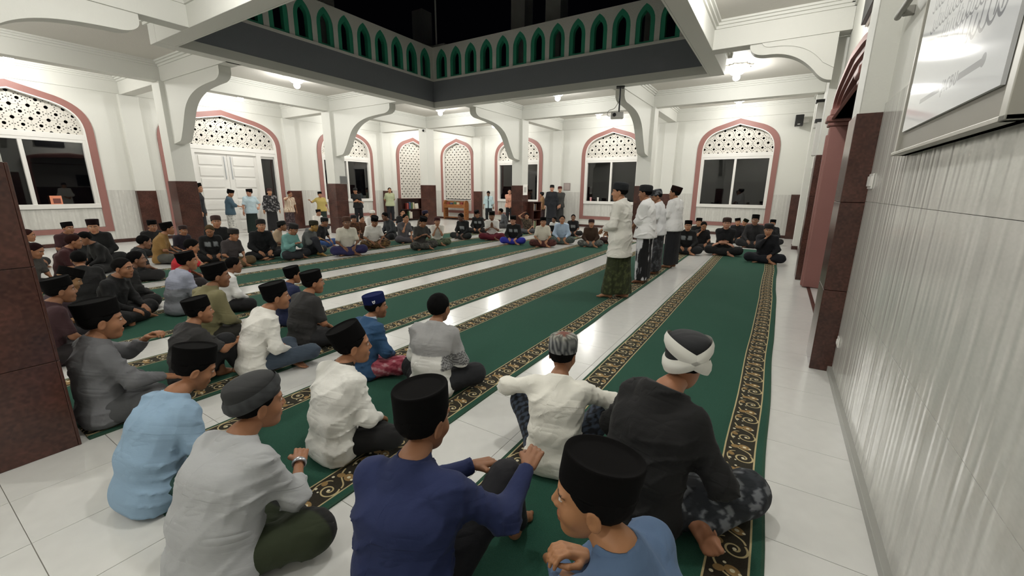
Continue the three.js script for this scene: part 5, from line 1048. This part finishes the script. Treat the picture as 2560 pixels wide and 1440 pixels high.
person({ label: 'boy in black jacket with one bare sole towards the hall', x: -9.69, z: -4.87, h: 0.76, a: 101.69, hd: [-10, 0, 0], top: 0x0d0f12, sl: 'l', bot: 0x18191b, btype: 'pants', hat: ['kufi', 0x141110, { h: .02 }], skin: 0xa9795a, feet: [[.5,.3,.8],[-.9,-.1,.35]] });
person({ label: 'boy in tan shirt with black cap beside the teal shirted boy', x: -10.25, z: -5.65, h: 0.67, a: 38.88, hd: [5, 2, 0], top: 0xb39c80, bot: 0x1e1e20, hat: ['kufi', 0x0d0d0d], skin: 0x8f6347 });
person({ label: 'boy in teal shirt with black cap looking down', x: -9.18, z: -5.31, h: 0.68, a: 75.08, hd: [0, 26, 0], top: 0x6fa09a, sl: 'l', bot: 0x23252a, hat: ['kufi', 0x141010], R: [-.05,.4,.3], L: [.05,.4,.3], skin: 0x8f6347 });
person({ label: 'boy in grey hooded top with olive cap and raised knee', x: -9.35, z: -5.92, h: 0.7, a: 62.32, hd: [-5, 12, 0], top: 0x5d605f, sl: 'l', bot: 0x25272e, hat: ['kufi', 0x22220f], pose: 'kneeR', hood: true, skin: 0x9c7a3e });
person({ label: 'boy in black shirt with black cap behind the grey hooded boy', x: -10.42, z: -6.92, h: 0.68, a: 68.59, hd: [-5, 14, 0], top: 0x191a1b, bot: 0x2a4a80, hat: ['kufi', 0x0d0d0d], skin: 0x8f6347 });
person({ label: 'boy in white shirt with square black peci near the plaque column', x: -14.68, z: -9.53, h: 0.66, a: 93.01, hd: [0, 4, 0], top: 0xe8e4dc, bot: 0x333333, hat: ['peci', 0x0b0a0a, { h: 0.08 }], skin: 0x8f6347 });
person({ label: 'brown haired man in cream shirt and purple sarong', x: -8.71, z: -6.36, h: 0.78, a: 116.14, hd: [-5, 4, 0], top: 0xd8d3c4, bot: 0x2b2853, hat: ['kufi', 0x4a2f22, { h: .02 }], skin: 0x7d5740 });
person({ label: 'boy in brown batik shirt behind the man in cream', x: -11.05, z: -8.33, h: 0.66, a: 106.99, hd: [10, 10, 0], top: ['batik', 0x4a2d1c, 0x6b4426, 0x2a1a10], bot: 0x35261c, hat: ['kufi', 0x161312], skin: 0x8f6347 });
person({ label: 'boy in dark brown shirt peeping between two white shirts', x: -11.39, z: -8.9, h: 0.6, a: 98, hd: [0, 4, 0], top: 0x5a3a26, bot: 0x2c211a, skin: 0xa9795a });
person({ label: 'boy with white knitted cap and white shirt', x: -12, z: -9.84, h: 0.7, a: 89.37, hd: [-10, 4, 0], top: 0xd9d7d2, bot: 0x8d8a86, hat: ['kufi', 0xd8d5ce], skin: 0x8f6347 });
person({ label: 'boy in white shirt bowing over his phone, brown batik sarong', x: -9.09, z: -7.5, h: 0.72, a: 114.55, hd: [5, 30, 0], top: 0xdcdad4, bot: ['batik', 0x5a4328, 0x7a6038, 0x2c2014], hat: ['peci', 0x0b0a0a, { h: 0.06 }], skin: 0x8f6347, lean: 16 });
person({ label: 'boy in dark grey shirt turned away to the left', x: -10.48, z: -9.06, h: 0.72, a: -174.16, hd: [0, 16, 0], top: 0x33373a, sl: 'l', bot: 0x17181a, skin: 0x6e4c38, hair: 0x0d0d0d });
person({ label: 'boy in black shirt behind the grey shirted boy with hand on chin', x: -11.74, z: -11, h: 0.7, a: 113.14, hd: [-10, 4, 0], top: 0x1d1c1e, bot: 0x1b1b1b, skin: 0xa9795a });
person({ label: 'boy in grey shirt with hand on chin and grey sarong', x: -9.33, z: -8.85, h: 0.72, a: 103.51, top: 0x5c5a5d, bot: 0x4d4a4f, R: [-.03,.56,.24], skin: 0xa9795a });
person({ label: 'boy with purple cap in profile before the corner column', x: -10.6, z: -11.01, h: 0.7, a: 36.08, hd: [0, 2, 0], top: 0x4a3a2a, bot: 0x1b1b1b, hat: ['kufi', 0x1e1530], skin: 0x8f6347 });
person({ label: 'boy with black cap staring down at his hands, camouflage sarong', x: -7.9, z: -8.1, h: 0.73, a: 105.73, hd: [10, 28, 0], top: 0x3a3835, bot: ['batik', 0x3b3a36, 0x55524c, 0x25241f], hat: ['peci', 0x0b0a0a, { h: 0.06 }], R: [-.05,.4,.28], L: [.06,.4,.28], skin: 0x8f6347 });
person({ label: 'boy in white shirt with maroon cap holding his chin in both hands', x: -8.14, z: -8.91, h: 0.68, a: 132.58, hd: [0, 4, 0], top: 0xddd9cf, bot: ['batik', 0x4f5a44, 0x6a735a, 0x3a4230], hat: ['kufi', 0x3a1012], R: [-.04,.54,.22], L: [.04,.54,.22], skin: 0xa9795a });
person({ label: 'boy in black printed top sitting alone before the far lattice niche', x: -8.59, z: -10.51, h: 0.7, a: 170.75, hd: [-15, 16, 0], top: ['print', 0x17191a, 0x8e9294], sl: 'l', bot: 0x1b1e1e, skin: 0x5c4034 });
person({ label: 'boy with large black hat and white panelled black jacket looking down', x: -9.2, z: -12.2, h: 0.7, a: 152.98, hd: [-10, 26, 0], top: ['panels', 0x141414, 0x8b8f91], sl: 'l', bot: 0x1b1718, hat: ['peci', 0x0b0a0a, { h: 0.05, roll: 14 }], skin: 0x8f6347 });
person({ label: 'boy in white tee and red sarong with palms together', x: -7.62, z: -10.87, h: 0.76, a: 146.99, hd: [0, 16, 0], top: 0xdedcd6, bot: 0x5d1222, R: [-.02,.42,.3], L: [.02,.42,.3], hat: ['peci', 0x0b0a0a, { h: 0.06 }], hk: ['flat','flat'], hdir: [[0,1,.2],[0,1,.2]], skin: 0x7d5740 });
person({ label: 'boy in grey batik shirt seen in left profile, far row', x: -9.81, z: -14.62, h: 0.68, a: -118.87, top: ['batik', 0x5c5f63, 0x6f7276, 0x4a4c50], sl: 'l', bot: 0x5a5a5c, skin: 0x8f6347 });
person({ label: 'boy in white panelled jacket and bright blue sarong', x: -6.54, z: -10.41, h: 0.7, a: 157.89, hd: [-15, 14, 0], top: ['panels', 0x131415, 0x8b8f91], sl: 'l', bot: 0x2c2f9a, hat: ['peci', 0x0b0a0a, { h: 0.06 }], skin: 0xb4836a });
person({ label: 'boy in brown batik shirt with one hand over his head', x: -7.7, z: -13.2, h: 0.64, a: 154.74, hd: [0, 14, 0], top: ['batik', 0x4a4034, 0x6e5f4c, 0x2c2620], bot: 0x4a4a4c, R: [-.16,.86,.05], bend: [[.8,-.6,-.5],[-1,.3,.2]], skin: 0xa9795a });
person({ label: 'boy in cream shirt with black peci and maroon sarong', x: -5.55, z: -10.44, h: 0.7, a: 146.99, hd: [0, 4, 0], top: 0xd9d4c4, bot: ['batik', 0x4a2422, 0x5a302c, 0x351816], hat: ['peci', 0x0b0a0a, { h: 0.06 }], skin: 0xa9795a });
person({ label: 'boy in black and white jacket squeezed beside the pale blue shirt', x: -6.6, z: -13.21, h: 0.56, a: 163.45, hd: [-30, 4, 0], top: ['yoke', 0xd9d9d6, 0x161616, 0.47], bot: 0x151515, skin: 0x7d5740 });
person({ label: 'boy in pale blue shirt with dark green checked sarong', x: -5.41, z: -11.37, h: 0.72, a: 152.54, top: 0xaec2d8, sl: 'l', bot: ['plaid', 0x39423f, 0x5a635e, 0x23302c], skin: 0xa9795a });
person({ label: 'boy in black tee with white print at the end of the group', x: -6, z: -13.5, h: 0.64, a: 156.03, top: ['print', 0x17181a, 0x8a8d8e], bot: 0x131313, skin: 0x7d5740 });
person({ label: 'boy in dark brown shirt and grey sarong sitting apart', x: -4.43, z: -11.24, h: 0.66, a: 156.52, top: 0x3d2a1c, sl: 'l', bot: ['batik', 0x5c5d5a, 0x7a7b76, 0x45463f], hat: ['kufi', 0x2a1412], skin: 0xa9795a });
person({ label: 'boy in dark olive half hidden behind the man in green sarong', x: -4.14, z: -12.26, h: 0.68, a: 161.33, hd: [0, 4, 0], top: 0x3f3626, bot: 0x3b2420, hat: ['kufi', 0x0d0d0d], skin: 0xa9795a });
person({ label: 'boy with black peci and grey panelled black jacket, right of standing men', x: -1.88, z: -11.38, h: 0.72, a: 168.61, hd: [-4, 0, 0], top: ['panels', 0x131415, 0x84888b], sl: 'l', bot: 0x17181a, hat: ['peci', 0x0b0a0a, { h: 0.07 }], skin: 0xa9795a });
person({ label: 'boy with black peci at the back right of the standing men', x: -1.93, z: -13.42, h: 0.68, a: 173.81, top: 0x1a1a1b, bot: 0x191919, hat: ['peci', 0x0b0a0a, { h: 0.075 }], skin: 0xa9795a });
person({ label: 'boy hiding his face behind his raised hand, far right', x: -1.67, z: -12.54, h: 0.65, a: 162.4, hd: [0, 20, 0], top: 0x151415, sl: 's', bot: 0x171616, R: [-.03,.62,.26], skin: 0x9b6b4c, hk: ['relax','flat'] });
person({ label: 'brown haired youth in black polo with crossed arms at carpet end', x: -1.04, z: -11.74, h: 0.8, a: 174.94, hd: [0, 2, 0], top: 0x0f1013, bot: 0x121314, hat: ['kufi', 0x33211a, { h: .03 }], R: [.1,.28,.3], L: [-.14,.28,.28], skin: 0xb4836a, fat: 1.05 });
person({ label: 'boy with black peci leaning behind the youth in black polo', x: -1.01, z: -14.83, h: 0.65, a: 176.12, hd: [0, 4, 0], top: 0x17161a, bot: 0x161616, hat: ['peci', 0x0b0a0a, { h: 0.075, roll: 10 }], skin: 0xa9795a });
person({ label: 'boy with slanting green black peci and white sleeve, far right group', x: -0.86, z: -15.54, h: 0.6, a: 206.84, top: ['yoke', 0x1b1b1b, 0xd8d8d6, 0.3], sl: 'l', bot: 0x151515, hat: ['peci', 0x11160a, { h: .075, roll: -24 }], skin: 0xa9795a });
person({ label: 'youth with tall black peci and dark grey shirt, far right group', x: -0.51, z: -13.85, h: 0.78, a: 179.89, hd: [-3, 0, 0], top: 0x232224, sl: 'l', bot: 0x19191b, hat: ['peci', 0x0b0a0a, { h: 0.1 }], skin: 0x7d5740 });
person({ label: 'boy with dark cap resting his face in his hand, far right group', x: -0.12, z: -11.03, h: 0.75, a: 179.37, hd: [0, 10, 0], top: 0x121319, sl: 'l', bot: 0x10131c, hat: ['kufi', 0x151112], R: [-.03,.56,.26], hk: ['relax','flat'], skin: 0xa9795a });
person({ label: 'boy with black peci in dark batik beside the right wall', x: -0.08, z: -14.94, h: 0.64, a: 181.71, top: ['batik', 0x19191b, 0x262628, 0x333336], sl: 'l', bot: ['batik', 0x232325, 0x38383c, 0x151515], hat: ['peci', 0x0b0a0a, { h: 0.07 }], skin: 0x9b6b4c });
person({ label: 'person half hidden behind the column in front of the double door', x: -14.6, z: -5.7, h: 1.56, a: 31.32, pose: 'stand', y: 0.001, top: 0x15171c, sl: 'l', bot: 0x14161b, hat: ['peci', 0x0b0a0a], skin: 0xa9795a });
person({ label: 'boy in steel blue shirt and white patterned sarong facing a friend by the door', x: -14.9, z: -6.68, h: 1.39, a: 24.14, pose: 'stand', y: 0.001, hd: [-10, 26, 0], top: 0x3f5664, sl: [.3,.3], bot: ['batik', 0xcfcec8, 0xc4c3bd, 0x8d8c88], hat: ['peci', 0x0b0a0a], R: [-.12,1.05,.36], L: [.12,1.05,.36], skin: 0x9b6b4c });
person({ label: 'boy in pale blue shirt and dark green sarong before the double door', x: -15, z: -7.3, h: 1.41, a: 100.95, pose: 'stand', y: 0.001, hd: [-75, 12, 0], top: 0xb9cdd6, bot: 0x14231f, hat: ['peci', 0x0b0a0a], L: [.2,1.0,.22], skin: 0xb4836a });
person({ label: 'boy in black and white batik shirt and dark sarong by the door', x: -15.3, z: -8.13, h: 1.43, a: 107.99, pose: 'stand', y: 0.001, top: ['batik', 0x1c1b1d, 0x3c3a3c, 0x8f8d8c], sl: 'l', bot: 0x1f1e20, hat: ['kufi', 0x3a2020], skin: 0xa9795a });
person({ label: 'boy in cream striped shirt leaning with hand to his face', x: -15.2, z: -8.8, h: 1.35, a: 90.08, pose: 'stand', y: 0.001, hd: [10, 10, 0], top: ['stripe', 0xd9cdb8, 0xa9866c], bot: ['batik', 0x3a2c30, 0x6a5c5c, 0x2a2024], hair: 0x4a1f1a, R: [-.04,1.4,.2], skin: 0x8f6347, side: 6, hk: ['relax','flat'] });
person({ label: 'boy in yellow shirt stretching one arm to the wall pilaster', x: -15.2, z: -10, h: 1.32, a: 108.35, pose: 'stand', y: 0.001, hd: [0, 2, 0], top: 0xb5a25e, bot: 0x23302a, hat: ['peci', 0x0b0a0a, { h: 0.06 }], R: [-.5,1.28,.05], skin: 0xa9795a, side: -4 });
person({ label: 'youth all in black leaning with crossed arms beside the column', x: -15.3, z: -11.72, h: 1.46, a: 122.45, pose: 'stand', y: 0.001, hd: [-10, 10, 0], top: 0x151617, bot: 0x101114, btype: 'pants', hat: ['kufi', 0x111111], R: [.1,1.05,.24], L: [-.1,1.07,.22], skin: 0x9b6b4c, side: -8 });
person({ label: 'boy in pale green polo and black trousers against the left wall', x: -15.4, z: -13.69, h: 1.49, a: 121.64, pose: 'stand', y: 0.001, hd: [-5, 0, 0], top: 0xa7ad8c, bot: 0x14161b, btype: 'pants', R: [-.1,.9,-.14], L: [.1,.9,-.14], skin: 0xa9795a });
person({ label: 'boy in pale blue shirt looking down at the far wall', x: -11.55, z: -16.2, h: 1.38, a: 154.51, pose: 'stand', y: 0.001, hd: [-5, 30, 0], top: ['placket', 0xb4cbd0, 0x2b3a44], sl: [.4,.4], bot: 0x14171c, btype: 'pants', skin: 0x7d5740 });
person({ label: 'boy in salmon shirt with hands folded before the far window', x: -10.63, z: -16.6, h: 1.47, a: 147.37, pose: 'stand', y: 0.001, hd: [5, 0, 0], top: 0xc48f78, bot: 0x17191d, btype: 'pants', R: [-.03,.85,.2], L: [.03,.85,.2], skin: 0xb4836a });
person({ label: 'boy in ochre shirt half hidden beside the tall bookcase', x: -9.13, z: -16.95, h: 1.36, a: -118.32, pose: 'stand', y: 0.001, hd: [-30, 0, 0], top: 0x8a6a48, bot: ['batik', 0x3a2a2c, 0x4d3a3a, 0x281c1e], hat: ['kufi', 0x141212], skin: 0xa9795a });
person({ label: 'youth in long black robe with black peci at the far wall', x: -8.31, z: -16.35, h: 1.63, a: 153.06, pose: 'stand', y: 0.001, hd: [-5, 0, 0], top: 0x1c1e24, sl: 'l', bot: 0x1d2026, hem: .35, hat: ['kufi', 0x0c0c0c, { h: .06 }], skin: 0xb4836a });
person({ label: 'boy with garland pattern on dark shirt and hands folded, far wall', x: -8.2, z: -16.9, h: 1.59, a: 154.12, pose: 'stand', y: 0.001, hd: [5, 0, 0], top: ['panels', 0x3a3a38, 0xcfcbbd], sl: 'l', bot: 0x2c2d2e, hat: ['kufi', 0x4a1a14], R: [-.03,.88,.2], L: [.03,.88,.2], skin: 0xb4836a });
person({ label: 'nearest standing man in cream shirt and olive green sarong', x: -1.98, z: -6.05, h: 1.58, a: -88.1, pose: 'stand', y: 0.001, hd: [12, 4, 0], top: 0xdcdad2, sl: 'l', bot: ['batik', 0x262d14, 0x30371a, 0x464c2a], hem: .62, hat: ['kufi', 0x14171c, { h: .03 }], R: [-.1,.97,.2], L: [.1,1.0,.22], skin: 0xa9795a, lod: 0, ankles: [[.09,.08,.1],[-.09,.08,-.08]] });
person({ label: 'second standing man in white shirt and black white flame sarong', x: -1.96, z: -7.35, h: 1.56, a: -89.94, pose: 'stand', y: 0.001, hd: [0, 6, 0], top: 0xebebea, sl: [.25,.25], bot: ['flame', 0x121214, 0xd4d5d8, 0x6f7074], hem: .78, hat: ['kufi', 0x17181a, { h: .04 }], R: [.02,.9,.24], L: [.06,.92,.24], skin: 0x8f6347, fat: 1.1, lod: 0 });
person({ label: 'third standing man with grey batik cap, between two white shirts', x: -1.99, z: -8.3, h: 1.49, a: -88.49, pose: 'stand', y: 0.001, hd: [25, 24, 0], top: 0xe6e7e8, sl: 's', bot: ['batik', 0x232427, 0x35363a, 0x505156], hem: .78, hat: BATIKCAP, skin: 0x8f6347, lod: 1 });
person({ label: 'farthest standing man in white shirt with brown peci', x: -1.85, z: -9.2, h: 1.55, a: -71.38, pose: 'stand', y: 0.001, hd: [15, -2, 0], top: 0xe9e9e8, sl: [.5,.5], bot: 0x16171b, hem: .76, hat: ['peci', 0x1c0f0c, { h: .09, tilt: -14, flare: .04 }], R: [-.06,.95,.22], L: [.1,.95,.24], skin: 0x8f6347, lod: 1 });
renderer.render(scene, camera);
